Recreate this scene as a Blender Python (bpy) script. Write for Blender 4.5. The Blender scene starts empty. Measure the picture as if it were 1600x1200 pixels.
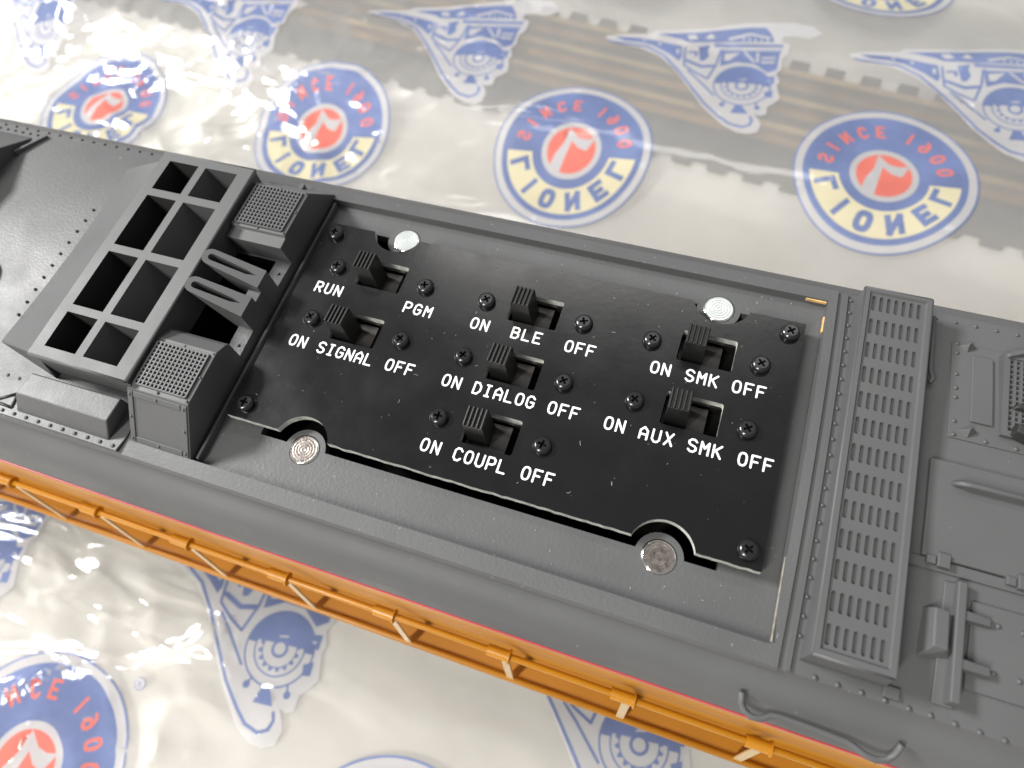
import bpy, math, random
import numpy as np
from mathutils import Vector, Matrix, noise
from mathutils.geometry import delaunay_2d_cdt

random.seed(7)
S = 0.0007            # metres per modelling unit (model is laid out in units of 0.7 mm)
ZT = 138.0            # height of the roof datum (board top) above the table, in units
sc = bpy.context.scene
col = sc.collection

# ------------------------------------------------------------------ camera
def W(x, y, z):
    return Vector((x * S, y * S, (z + ZT) * S))

cd = bpy.data.cameras.new('camera')
cam = bpy.data.objects.new('camera', cd)
col.objects.link(cam)
sc.camera = cam
Rcv = Matrix(((0.9433330875827263, 0.31566529256807535, -0.10236263448911377),
              (0.24235950521957184, -0.8660607767692065, -0.4372649096047419),
              (-0.22668161835791814, 0.3876778998212695, -0.8934882707057797)))
Rb = Matrix(((1, 0, 0), (0, -1, 0), (0, 0, -1))) @ Rcv
cam.matrix_world = Matrix.Translation(W(83.2127, -30.3956, 120.0)) @ Rb.transposed().to_4x4()
cd.sensor_fit = 'HORIZONTAL'
cd.sensor_width = 36.0
cd.lens = 1083.558 * 36.0 / 1600.0
cd.clip_start = 0.005
cd.clip_end = 20.0
cd.dof.use_dof = True
cd.dof.focus_distance = 0.094
cd.dof.aperture_fstop = 25.0

# ------------------------------------------------------------------ light
world = bpy.data.worlds.new('World')
sc.world = world
world.use_nodes = True
bg = world.node_tree.nodes['Background']
bg.inputs['Color'].default_value = (1.0, 0.995, 0.985, 1)
bg.inputs['Strength'].default_value = 0.31

def area(name, loc, target, sx, sy, power, color):
    l = bpy.data.lights.new(name, 'AREA')
    l.shape = 'RECTANGLE'
    l.size = sx
    l.size_y = sy
    l.energy = power
    l.color = color
    o = bpy.data.objects.new(name, l)
    col.objects.link(o)
    o.location = loc
    d = Vector(target) - Vector(loc)
    o.rotation_euler = d.to_track_quat('-Z', 'Y').to_euler()
    return o

area('ceiling_or_fill_lamp', (-1.12, 0.17, 1.02), (0.03, 0.02, 0.09), 0.36, 0.22, 34.0, (1.0, 0.99, 0.97))
area('ceiling_or_fill_lamp', (-0.42, -0.75, 1.05), (0.0, -0.03, 0.02), 0.12, 0.70, 19.0, (1.0, 0.965, 0.91))  # fill lamp added on the near side to brighten the bag
area('ceiling_or_fill_lamp', (-0.15, 0.98, 1.35), (0.03, 0.02, 0.05), 0.95, 0.20, 4.5, (1.0, 0.98, 0.95))  # added overhead fill: sheen on the board's far part, lifted shadows

vs = sc.view_settings
vs.view_transform = 'Standard'
vs.look = 'None'
vs.exposure = 0.0
vs.gamma = 1.0

# ------------------------------------------------------------------ materials
def new_mat(name):
    m = bpy.data.materials.new(name)
    m.use_nodes = True
    nt = m.node_tree
    nt.nodes.clear()
    out = nt.nodes.new('ShaderNodeOutputMaterial')
    return m, nt, out

def noise_node(nt, scale, detail=4.0, rough=0.55, vec=None):
    n = nt.nodes.new('ShaderNodeTexNoise')
    n.inputs['Scale'].default_value = scale
    n.inputs['Detail'].default_value = detail
    n.inputs['Roughness'].default_value = rough
    if vec is None:
        g = nt.nodes.new('ShaderNodeNewGeometry')
        vec = g.outputs['Position']
    nt.links.new(vec, n.inputs['Vector'])
    return n

def ramp(nt, src, p0, c0, p1, c1):
    r = nt.nodes.new('ShaderNodeValToRGB')
    r.color_ramp.elements[0].position = p0
    r.color_ramp.elements[0].color = c0
    r.color_ramp.elements[1].position = p1
    r.color_ramp.elements[1].color = c1
    nt.links.new(src, r.inputs['Fac'])
    return r

def c4(c):
    return (c[0], c[1], c[2], 1.0)

def plastic(name, color, rough=0.45, metallic=0.0, var=0.12, vscale=120.0, bump=0.0, bscale=3000.0,
            spec=0.5, rvar=0.08, speck=0.0, speck_col=(0.17, 0.17, 0.17)):
    m, nt, out = new_mat(name)
    b = nt.nodes.new('ShaderNodeBsdfPrincipled')
    n = noise_node(nt, vscale, 5.0)
    lo = c4([c * (1 - var) for c in color])
    hi = c4([min(1, c * (1 + var)) for c in color])
    r = ramp(nt, n.outputs['Fac'], 0.3, lo, 0.7, hi)
    csrc = r.outputs['Color']
    if speck > 0:
        v = noise_node(nt, 1500.0, 1.0)
        mr = ramp(nt, v.outputs['Fac'], speck, (0, 0, 0, 1), speck + 0.02, (1, 1, 1, 1))
        mx = nt.nodes.new('ShaderNodeMixRGB')
        nt.links.new(mr.outputs['Color'], mx.inputs['Fac'])
        nt.links.new(csrc, mx.inputs['Color1'])
        mx.inputs['Color2'].default_value = c4(speck_col)
        csrc = mx.outputs['Color']
    nt.links.new(csrc, b.inputs['Base Color'])
    n2 = noise_node(nt, vscale * 2.7, 4.0)
    mr2 = nt.nodes.new('ShaderNodeMapRange')
    mr2.inputs['To Min'].default_value = max(0.02, rough - rvar)
    mr2.inputs['To Max'].default_value = rough + rvar
    nt.links.new(n2.outputs['Fac'], mr2.inputs['Value'])
    nt.links.new(mr2.outputs['Result'], b.inputs['Roughness'])
    b.inputs['Metallic'].default_value = metallic
    b.inputs['Specular IOR Level'].default_value = spec
    if bump > 0:
        n3 = noise_node(nt, bscale, 3.0)
        bp = nt.nodes.new('ShaderNodeBump')
        bp.inputs['Strength'].default_value = 1.0
        bp.inputs['Distance'].default_value = bump
        nt.links.new(n3.outputs['Fac'], bp.inputs['Height'])
        nt.links.new(bp.outputs['Normal'], b.inputs['Normal'])
    nt.links.new(b.outputs['BSDF'], out.inputs['Surface'])
    return m

def film(name, color, transp, rough=0.07, var=0.05, scatter=0.35):
    """thin printed or plain polythene: milky body, partly see-through, glossy skin"""
    m, nt, out = new_mat(name)
    df = nt.nodes.new('ShaderNodeBsdfDiffuse')
    n = noise_node(nt, 60.0, 4.0)
    r = ramp(nt, n.outputs['Fac'], 0.35, c4([c * (1 - var) for c in color]), 0.7,
             c4([min(1, c * (1 + var)) for c in color]))
    nt.links.new(r.outputs['Color'], df.inputs['Color'])
    tr = nt.nodes.new('ShaderNodeBsdfTransparent')
    mx = nt.nodes.new('ShaderNodeMixShader')
    mx.inputs['Fac'].default_value = transp
    # the milky body scatters part of the light through to what lies beneath
    tl = nt.nodes.new('ShaderNodeBsdfTranslucent')
    nt.links.new(r.outputs['Color'], tl.inputs['Color'])
    mb_ = nt.nodes.new('ShaderNodeMixShader')
    mb_.inputs['Fac'].default_value = scatter
    nt.links.new(df.outputs['BSDF'], mb_.inputs[1])
    nt.links.new(tl.outputs['BSDF'], mb_.inputs[2])
    nt.links.new(mb_.outputs['Shader'], mx.inputs[1])
    nt.links.new(tr.outputs['BSDF'], mx.inputs[2])
    gl = nt.nodes.new('ShaderNodeBsdfGlossy')
    gl.inputs['Roughness'].default_value = rough
    # the bag is crumpled towards one end: thin creases there, gentle ripples elsewhere
    geo = nt.nodes.new('ShaderNodeNewGeometry')
    sx = nt.nodes.new('ShaderNodeSeparateXYZ')
    nt.links.new(geo.outputs['Position'], sx.inputs['Vector'])
    msk = nt.nodes.new('ShaderNodeMapRange')
    msk.inputs['From Min'].default_value = 0.02
    msk.inputs['From Max'].default_value = -0.07
    msk.inputs['To Min'].default_value = 0.05
    msk.inputs['To Max'].default_value = 1.0
    nt.links.new(sx.outputs['X'], msk.inputs['Value'])
    prev = None
    for sc_n, amp, wid in ((22.0, 1.0, 0.075), (47.0, 0.38, 0.11)):
        mp = nt.nodes.new('ShaderNodeMapping')
        mp.inputs['Rotation'].default_value = (0, 0, 0.5 if sc_n < 30 else -0.7)
        mp.inputs['Scale'].default_value = (0.55, 1.5, 1.0)
        nt.links.new(geo.outputs['Position'], mp.inputs['Vector'])
        nn = noise_node(nt, sc_n, 1.5, 0.5, mp.outputs['Vector'])
        nn.inputs['Distortion'].default_value = 0.9
        d1 = nt.nodes.new('ShaderNodeMath')
        d1.operation = 'SUBTRACT'
        nt.links.new(nn.outputs['Fac'], d1.inputs[0])
        d1.inputs[1].default_value = 0.5
        d2 = nt.nodes.new('ShaderNodeMath')
        d2.operation = 'ABSOLUTE'
        nt.links.new(d1.outputs['Value'], d2.inputs[0])
        d3 = nt.nodes.new('ShaderNodeMapRange')
        d3.interpolation_type = 'SMOOTHSTEP'
        d3.inputs['From Min'].default_value = 0.0
        d3.inputs['From Max'].default_value = wid
        d3.inputs['To Min'].default_value = amp
        d3.inputs['To Max'].default_value = 0.0
        nt.links.new(d2.outputs['Value'], d3.inputs['Value'])
        if prev is None:
            prev = d3.outputs['Result']
        else:
            ad = nt.nodes.new('ShaderNodeMath')
            ad.operation = 'ADD'
            nt.links.new(prev, ad.inputs[0])
            nt.links.new(d3.outputs['Result'], ad.inputs[1])
            prev = ad.outputs['Value']
    ml = nt.nodes.new('ShaderNodeMath')
    ml.operation = 'MULTIPLY'
    nt.links.new(prev, ml.inputs[0])
    nt.links.new(msk.outputs['Result'], ml.inputs[1])
    bp = nt.nodes.new('ShaderNodeBump')
    bp.inputs['Strength'].default_value = 1.0
    bp.inputs['Distance'].default_value = 0.00040
    nt.links.new(ml.outputs['Value'], bp.inputs['Height'])
    nt.links.new(bp.outputs['Normal'], gl.inputs['Normal'])
    fr = nt.nodes.new('ShaderNodeFresnel')
    fr.inputs['IOR'].default_value = 1.5
    nt.links.new(bp.outputs['Normal'], fr.inputs['Normal'])
    mx2 = nt.nodes.new('ShaderNodeMixShader')
    nt.links.new(fr.outputs['Fac'], mx2.inputs['Fac'])
    nt.links.new(mx.outputs['Shader'], mx2.inputs[1])
    nt.links.new(gl.outputs['BSDF'], mx2.inputs[2])
    nt.links.new(mx2.outputs['Shader'], out.inputs['Surface'])
    return m

GREY = (0.082, 0.0835, 0.086)
M = {}
M['grey'] = plastic('grey_paint', GREY, 0.52, spec=0.35, var=0.12, rvar=0.16, vscale=38, bump=0.000012, bscale=5200, speck=0.80)
M['grey_rough'] = plastic('grey_textured_paint', GREY, 0.48, spec=0.4, var=0.10, rvar=0.14, vscale=55, bump=0.00004, bscale=2400, speck=0.765)
M['grey_clean'] = plastic('grey_moulding', GREY, 0.50, spec=0.35, var=0.05, vscale=80, bump=0.000012, bscale=5200)
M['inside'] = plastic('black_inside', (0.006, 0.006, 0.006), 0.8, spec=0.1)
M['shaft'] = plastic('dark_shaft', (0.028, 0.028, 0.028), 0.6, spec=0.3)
M['board'] = plastic('black_solder_mask', (0.005, 0.005, 0.0056), 0.22, var=0.15, vscale=50, bump=0.000007, bscale=1100, rvar=0.10, speck=0.765, speck_col=(0.05, 0.05, 0.054))
M['board_edge'] = plastic('raw_fibreglass', (0.46, 0.47, 0.44), 0.7, var=0.35, vscale=900, bump=0.00006, bscale=2200)
M['ink'] = plastic('white_ink', (0.82, 0.83, 0.84), 0.5, var=0.12, vscale=900)
M['black_metal'] = plastic('black_screw', (0.010, 0.010, 0.011), 0.22, metallic=0.0, spec=0.6, rvar=0.08, vscale=900)
M['black_hole'] = plastic('recess_black', (0.004, 0.004, 0.004), 0.6, spec=0.2)
M['knob'] = plastic('black_switch_plastic', (0.009, 0.009, 0.009), 0.42, bump=0.00001, bscale=4000)
M['slider'] = plastic('dark_slider', (0.022, 0.019, 0.017), 0.5)
M['tin'] = plastic('switch_shell_steel', (0.42, 0.41, 0.39), 0.4, metallic=1.0)
M['nickel'] = plastic('nickel_plate', (0.56, 0.59, 0.585), 0.34, metallic=0.85, var=0.05, vscale=400)
M['nickel_reflect'] = plastic('nickel_painted_reflection', (0.52, 0.46, 0.42), 0.24, metallic=1.0, var=0.5, vscale=1300, bump=0.00003, bscale=1400)  # brown mottling paints in the dark surroundings mirrored by the near magnets
M['chrome'] = plastic('bright_rim', (0.8, 0.8, 0.78), 0.12, metallic=1.0)
M['yellow'] = plastic('armour_yellow', (0.49, 0.21, 0.009), 0.34, var=0.06, vscale=40)
M['yellow_deck'] = plastic('deck_yellow', (0.40, 0.165, 0.009), 0.42, var=0.08, vscale=40)
M['red'] = plastic('red_stripe', (0.52, 0.05, 0.055), 0.4, var=0.05)
M['nylon'] = plastic('natural_nylon', (0.56, 0.41, 0.21), 0.35, var=0.06)
M['bare'] = plastic('bare_plastic', (0.62, 0.40, 0.16), 0.5, var=0.25, vscale=900)
M['scuff'] = plastic('scuffed_edge', (0.30, 0.28, 0.23), 0.6, var=0.4, vscale=700)
M['frame'] = plastic('black_frame', (0.02, 0.02, 0.02), 0.5)
M['steel'] = plastic('wheel_steel', (0.42, 0.41, 0.39), 0.35, metallic=1.0)
M['table'] = plastic('cream_laminate', (0.84, 0.82, 0.765), 0.38, var=0.03, vscale=20)
M['tie'] = plastic('dark_tie', (0.035, 0.035, 0.033), 0.7, var=0.3, vscale=300)
M['rail'] = plastic('tarnished_rail', (0.50, 0.34, 0.15), 0.35, metallic=0.6, var=0.2, vscale=150)
M['film'] = film('clear_milky_film', (0.95, 0.945, 0.935), 0.63, rough=0.085, scatter=0.5)
M['p_blue'] = film('print_blue', (0.21, 0.275, 0.52), 0.18, rough=0.10, var=0.16)
M['p_white'] = film('print_white', (0.80, 0.80, 0.83), 0.42, rough=0.10)
M['p_yellow'] = film('print_yellow', (0.86, 0.80, 0.56), 0.20, rough=0.10)
M['p_red'] = film('print_red', (0.86, 0.235, 0.19), 0.14, rough=0.10, var=0.08)

# ------------------------------------------------------------------ mesh helpers
class MB:
    def __init__(s):
        s.v, s.f, s.m = [], [], []

    def add(s, vs, fs, mi=0):
        o = len(s.v)
        s.v += [tuple(map(float, p)) for p in vs]
        s.f += [tuple(i + o for i in f) for f in fs]
        s.m += [mi] * len(fs)
        return s

    def box(s, x0, x1, y0, y1, z0, z1, mi=0):
        v = [(x0, y0, z0), (x1, y0, z0), (x1, y1, z0), (x0, y1, z0), (x0, y0, z1), (x1, y0, z1), (x1, y1, z1), (x0, y1, z1)]
        return s.add(v, [(3, 2, 1, 0), (4, 5, 6, 7), (0, 1, 5, 4), (1, 2, 6, 5), (2, 3, 7, 6), (3, 0, 4, 7)], mi)

    def frustum(s, b, t, mi=0):
        """b, t: four (x, y, z) corners each, counter-clockwise seen from above"""
        return s.add(list(b) + list(t), [(3, 2, 1, 0), (4, 5, 6, 7), (0, 1, 5, 4), (1, 2, 6, 5), (2, 3, 7, 6), (3, 0, 4, 7)], mi)

    def prism(s, poly, z0, z1, mi=0, bottom=True):
        n = len(poly)
        v = [(x, y, z0) for x, y in poly] + [(x, y, z1) for x, y in poly]
        fs = [tuple(range(n, 2 * n))] + [(i, (i + 1) % n, n + (i + 1) % n, n + i) for i in range(n)]
        if bottom:
            fs.append(tuple(range(n - 1, -1, -1)))
        return s.add(v, fs, mi)

    def profile_x(s, prof, x0, x1, mi=0):
        """closed (y, z) profile run along x"""
        n = len(prof)
        v = [(x0, y, z) for y, z in prof] + [(x1, y, z) for y, z in prof]
        fs = [(i, (i + 1) % n, n + (i + 1) % n, n + i) for i in range(n)]
        fs += [tuple(range(n - 1, -1, -1)), tuple(range(n, 2 * n))]
        return s.add(v, fs, mi)

    def sheet_x(s, prof, xs, skip=None, zoff=0.0, mi=0):
        n = len(prof)
        v = [(x, y, z + zoff) for x in xs for y, z in prof]
        fs = []
        for i in range(len(xs) - 1):
            for j in range(n - 1):
                if skip and skip(0.5 * (xs[i] + xs[i + 1]), 0.5 * (prof[j][0] + prof[j + 1][0])):
                    continue
                fs.append((i * n + j, (i + 1) * n + j, (i + 1) * n + j + 1, i * n + j + 1))
        return s.add(v, fs, mi)

    def tube(s, pts, r, n=10, mi=0, cap=True, flat=1.0):
        pts = [Vector(p) for p in pts]
        rings = []
        up = Vector((0, 0, 1))
        for i, p in enumerate(pts):
            a = pts[max(i - 1, 0)]
            b = pts[min(i + 1, len(pts) - 1)]
            t = (b - a).normalized()
            u = up.cross(t)
            if u.length < 1e-3:
                u = Vector((1, 0, 0)).cross(t)
            u.normalize()
            w = t.cross(u)
            rr = r[i] if isinstance(r, (list, tuple)) else r
            rings.append([p + u * (rr * math.cos(2 * math.pi * k / n)) + w * (rr * flat * math.sin(2 * math.pi * k / n)) for k in range(n)])
        v = [q for ring in rings for q in ring]
        fs = []
        for i in range(len(rings) - 1):
            for k in range(n):
                fs.append((i * n + k, i * n + (k + 1) % n, (i + 1) * n + (k + 1) % n, (i + 1) * n + k))
        if cap:
            fs.append(tuple(range(n - 1, -1, -1)))
            e = (len(rings) - 1) * n
            fs.append(tuple(range(e, e + n)))
        return s.add(v, fs, mi)

    def lathe(s, prof, c, n=24, mi=0, cap_top=True):
        v = []
        for r, z in prof:
            v += [(c[0] + r * math.cos(2 * math.pi * k / n), c[1] + r * math.sin(2 * math.pi * k / n), c[2] + z) for k in range(n)]
        fs = []
        for i in range(len(prof) - 1):
            for k in range(n):
                fs.append((i * n + k, i * n + (k + 1) % n, (i + 1) * n + (k + 1) % n, (i + 1) * n + k))
        if cap_top:
            e = (len(prof) - 1) * n
            fs.append(tuple(range(e, e + n)))
        return s.add(v, fs, mi)

def circle(cx, cy, r, n=24, a0=0.0, a1=None):
    if a1 is None:
        return [(cx + r * math.cos(a0 + 2 * math.pi * k / n), cy + r * math.sin(a0 + 2 * math.pi * k / n)) for k in range(n)]
    return [(cx + r * math.cos(a0 + (a1 - a0) * k / (n - 1)), cy + r * math.sin(a0 + (a1 - a0) * k / (n - 1))) for k in range(n)]

def inside(poly, px, py):
    P = np.asarray(poly, float)
    x0, y0 = P[:, 0], P[:, 1]
    x1, y1 = np.roll(x0, -1), np.roll(y0, -1)
    px = np.asarray(px)[:, None]
    py = np.asarray(py)[:, None]
    cond = (y0 > py) != (y1 > py)
    with np.errstate(divide='ignore', invalid='ignore'):
        xi = x0 + (py - y0) * (x1 - x0) / (y1 - y0)
    return (np.sum(cond & (px < xi), axis=1) % 2) == 1

def cdt(polys, extra=()):
    """triangulate the union of outlines; returns verts, triangles, centroid arrays"""
    vs, es = [], []
    for p in polys:
        o = len(vs)
        vs += [Vector((a, b)) for a, b in p]
        es += [(o + i, o + (i + 1) % len(p)) for i in range(len(p))]
    vs += [Vector((a, b)) for a, b in extra]
    ov, oe, of, *_ = delaunay_2d_cdt(vs, es, [], 0, 1e-5)
    V = np.array([(v.x, v.y) for v in ov])
    F = np.array([f for f in of if len(f) == 3])
    # orient counter-clockwise
    a, b, c = V[F[:, 0]], V[F[:, 1]], V[F[:, 2]]
    ar = (b[:, 0] - a[:, 0]) * (c[:, 1] - a[:, 1]) - (b[:, 1] - a[:, 1]) * (c[:, 0] - a[:, 0])
    F[ar < 0] = F[ar < 0][:, [0, 2, 1]]
    F = F[np.abs(ar) > 1e-9]
    cen = V[F].mean(axis=1)
    return V, F, cen

def plate(mb, outer, holes, z1, z0=None, mi=0, mi_side=None, keep=None, zf=None, hole_depth=None):
    """flat plate with holes: top at z1, walls down to z0"""
    V, F, cen = cdt([outer] + list(holes))
    ok = inside(outer, cen[:, 0], cen[:, 1])
    for h in holes:
        ok &= ~inside(h, cen[:, 0], cen[:, 1])
    if keep is not None:
        ok = keep(cen, ok)
    F = F[ok]
    mb.add([(x, y, z1) for x, y in V], [tuple(int(i) for i in f) for f in F], mi)
    if z0 is not None:
        ms = mi if mi_side is None else mi_side
        # walls along boundary edges of the kept triangles
        cnt = {}
        for f in F:
            for i in range(3):
                e = (int(f[i]), int(f[(i + 1) % 3]))
                if (e[1], e[0]) in cnt:
                    del cnt[(e[1], e[0])]
                else:
                    cnt[e] = 1
        for a, b in cnt:
            p, q = V[a], V[b]
            mb.add([(p[0], p[1], z0), (q[0], q[1], z0), (q[0], q[1], z1), (p[0], p[1], z1)], [(0, 3, 2, 1)][:1], ms)
    return mb

ORG = {}
def build(name, mb, mats, parent=None, origin=None, smooth=False, bevel=0.0, label=None, kind=None, seg=2, sharp=None):
    V = np.array(mb.v, float)
    if origin is None:
        lo, hi = V.min(0), V.max(0)
        origin = ((lo[0] + hi[0]) / 2, (lo[1] + hi[1]) / 2, lo[2])
    me = bpy.data.meshes.new(name)
    me.from_pydata([tuple(p) for p in (V - np.array(origin)) * S], [], mb.f)
    if not isinstance(mats, (list, tuple)):
        mats = [mats]
    for m in mats:
        me.materials.append(m)
    me.polygons.foreach_set('material_index', mb.m)
    if smooth:
        me.polygons.foreach_set('use_smooth', [True] * len(me.polygons))
        if sharp:
            me.set_sharp_from_angle(angle=math.radians(sharp))
    me.update()
    o = bpy.data.objects.new(name, me)
    return place(o, origin, parent, bevel, label, kind, seg)

def place(o, origin, parent=None, bevel=0.0, label=None, kind=None, seg=2):
    col.objects.link(o)
    ORG[o.name] = tuple(origin)
    if parent is not None:
        o.parent = parent
        po = ORG[parent.name]
        o.location = ((origin[0] - po[0]) * S, (origin[1] - po[1]) * S, (origin[2] - po[2]) * S)
    else:
        o.location = W(*origin)
    if bevel > 0:
        b = o.modifiers.new('bevel', 'BEVEL')
        b.width = bevel * S
        b.segments = seg
        b.limit_method = 'ANGLE'
        b.angle_limit = math.radians(35)
    if label:
        o['label'] = label
    if kind:
        o['kind'] = kind
    return o

def inst(name, src, origin, parent, rz=0.0):
    o = bpy.data.objects.new(name, src.data)
    place(o, origin, parent)
    o.rotation_euler = (0, 0, rz)
    for m in src.modifiers:
        b = o.modifiers.new(m.name, m.type)
        b.width, b.segments, b.limit_method, b.angle_limit = m.width, m.segments, m.limit_method, m.angle_limit
    return o

def empty(name, origin, label, cat):
    o = bpy.data.objects.new(name, None)
    o.empty_display_size = 0.01
    col.objects.link(o)
    ORG[name] = tuple(origin)
    o.location = W(*origin)
    o['label'] = label
    o['category'] = cat
    return o

# ------------------------------------------------------------------ table
mb = MB()
mb.box(-1500, 1500, -1200, 1500, -170, -138)
t = build('table_top', mb, M['table'])
t['kind'] = 'structure'
t['label'] = 'cream laminate table top under the printed bag'

# ------------------------------------------------------------------ track under the bag
TS = -0.127
def track_pt(u, v):
    """u along the track, v across it (v = 0 near the middle of the picture's rail)"""
    L = math.hypot(1, TS)
    return (12 + (u + v * 0.127) / L, 252 + (u * TS + v) / L)

trk = empty('train_track', (12, 252, -138), 'toy train track with dark ties and tan rails showing through the bag', 'track')
tie_src = None
for k in range(-26, 27):
    a = track_pt(k * 17.0, -32)
    b = track_pt(k * 17.0, 46)
    cx, cy = (a[0] + b[0]) / 2, (a[1] + b[1]) / 2
    if tie_src is None:
        mb = MB()
        mb.box(-4.6, 4.6, -39, 39, 0, 6)
        tie_src = build('tie', mb, M['tie'], trk, origin=(0, 0, 0), bevel=0.5)
        tie_src.location = ((cx - 12) * S, (cy - 252) * S, 0)
        tie_src.rotation_euler = (0, 0, math.atan(TS))
    else:
        inst('tie', tie_src, (cx, cy, -138), trk, math.atan(TS))
mb = MB()
for v in (-32, 46):
    pass
a0, a1 = track_pt(-450, -28), track_pt(450, -28)
b0, b1 = track_pt(-450, 42), track_pt(450, 42)
mb.prism([a0, a1, b1, b0], -138, -134.5)
build('roadbed', mb, M['tie'], trk)
for v in (-8, 10, 28):
    mb = MB()
    for (h0, h1, w) in ((-132, -131, 3.2), (-131, -126.5, 0.9), (-126.5, -124.5, 1.8)):
        p = [track_pt(-450, v - w), track_pt(450, v - w), track_pt(450, v + w), track_pt(-450, v + w)]
        mb.prism(p, h0, h1)
    build('rail', mb, M['rail'], trk)

# ------------------------------------------------------------------ printed bag
def sstep(a, b, x):
    t = min(1.0, max(0.0, (x - a) / (b - a)))
    return t * t * (3 - 2 * t)

def bag(x, y):
    v = (y - 252) - TS * (x - 12)
    lift = 14.2 * sstep(-95, -34, v) * (1 - sstep(48, 120, v))
    ml = 1 - sstep(-52, -26, y) * (1 - sstep(70, 100, y))
    near = 1 - sstep(-40, 60, y)
    left = 1.0 / (1.0 + math.exp((x + 30 + (60 if y > 0 else 0)) / 26.0))
    n1 = noise.noise(Vector((x / 75.0, y / 75.0, 3.1)))
    n2 = noise.noise(Vector((x / 34.0 + 7, y / 34.0, 9.3)))
    wx = x + 9 * noise.noise(Vector((x / 30.0, y / 30.0, 21.0)))
    wy = y + 9 * noise.noise(Vector((x / 30.0, y / 30.0, 33.0)))
    r1 = max(0.0, 1 - abs(noise.noise(Vector((wx / 60.0, wy / 44.0, 14.0)))) * 6.0) ** 1.5
    r2 = max(0.0, 1 - abs(noise.noise(Vector((wx / 26.0, wy / 26.0, 41.0)))) * 5.0) ** 1.5
    a = 0.35 + 0.65 * left
    z = -136.9 + lift + ml * (1.5 + 1.7 * n1 + 0.7 * n2 * a + 2.3 * r1 * a * left + 0.9 * r2 * left + 0.5 * r1 * (1 - left) * 0.6)
    z += ml * 0.07 * (0.2 + left) * noise.noise(Vector((x / 7.0, y / 7.0, 2.0)))
    return max(z, -137.6 + lift)

bagE = empty('printed_plastic_bag', (20, 100, -138), 'milky plastic bag printed with blue train emblems lying under the locomotive', 'plastic bag')
nx, ny = 330, 300
xs = np.linspace(-520, 430, nx)
ys = np.linspace(-230, 560, ny)
mb = MB()
vv = [(x, y, bag(x, y)) for y in ys for x in xs]
ff = [(j * nx + i, j * nx + i + 1, (j + 1) * nx + i + 1, (j + 1) * nx + i) for j in range(ny - 1) for i in range(nx - 1)]
mb.add(vv, ff)
build('film_sheet', mb, M['film'], bagE, smooth=True)

# stroke lettering -------------------------------------------------
GL = {
    'O': [[(.3, 0), (.7, 0), (1, .2), (1, .8), (.7, 1), (.3, 1), (0, .8), (0, .2), (.3, 0)]],
    '0': [[(.3, 0), (.7, 0), (1, .2), (1, .8), (.7, 1), (.3, 1), (0, .8), (0, .2), (.3, 0)]],
    'N': [[(0, 0), (0, 1), (1, 0), (1, 1)]],
    'F': [[(0, 0), (0, 1), (1, 1)], [(0, .52), (.75, .52)]],
    'R': [[(0, 0), (0, 1), (.7, 1), (1, .87), (1, .6), (.7, .46), (0, .46)], [(.5, .46), (1, 0)]],
    'U': [[(0, 1), (0, .2), (.3, 0), (.7, 0), (1, .2), (1, 1)]],
    'P': [[(0, 0), (0, 1), (.7, 1), (1, .87), (1, .58), (.7, .44), (0, .44)]],
    'G': [[(1, .82), (.7, 1), (.3, 1), (0, .8), (0, .2), (.3, 0), (.7, 0), (1, .2), (1, .48), (.55, .48)]],
    'M': [[(0, 0), (0, 1), (.5, .5), (1, 1), (1, 0)]],
    'S': [[(1, .85), (.7, 1), (.3, 1), (0, .84), (0, .66), (.25, .54), (.75, .46), (1, .34), (1, .16), (.7, 0), (.3, 0), (0, .15)]],
    'I': [[(.2, 1), (.8, 1)], [(.5, 1), (.5, 0)], [(.2, 0), (.8, 0)]],
    'A': [[(0, 0), (0, .7), (.5, 1), (1, .7), (1, 0)], [(0, .38), (1, .38)]],
    'L': [[(0, 1), (0, 0), (1, 0)]],
    'B': [[(0, 0), (0, 1), (.7, 1), (.95, .87), (.95, .66), (.7, .53), (0, .53)], [(.7, .53), (1, .4), (1, .15), (.7, 0), (0, 0)]],
    'E': [[(1, 1), (0, 1), (0, 0), (1, 0)], [(0, .52), (.75, .52)]],
    'D': [[(0, 0), (0, 1), (.6, 1), (1, .7), (1, .3), (.6, 0), (0, 0)]],
    'C': [[(1, .82), (.7, 1), (.3, 1), (0, .8), (0, .2), (.3, 0), (.7, 0), (1, .18)]],
    'X': [[(0, 0), (1, 1)], [(0, 1), (1, 0)]],
    'K': [[(0, 0), (0, 1)], [(1, 1), (0, .42)], [(.3, .58), (1, 0)]],
    '1': [[(.5, 1), (.5, 0)]],
    '9': [[(.15, 0), (.7, .1), (1, .45), (1, .8), (.7, 1), (.3, 1), (0, .8), (0, .6), (.3, .42), (.7, .42), (1, .6)]],
    'i': [[(.5, 1), (.5, 0)]],
}

def round_o(e=2.6):
    out = []
    for k in range(25):
        a = 2 * math.pi * k / 24
        c, n = math.cos(a), math.sin(a)
        out.append((.5 + .5 * math.copysign(abs(c) ** (2 / e), c), .5 + .5 * math.copysign(abs(n) ** (2 / e), n)))
    out[-1] = out[0]
    return [out]
GL['O'] = GL['0'] = round_o()

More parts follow.
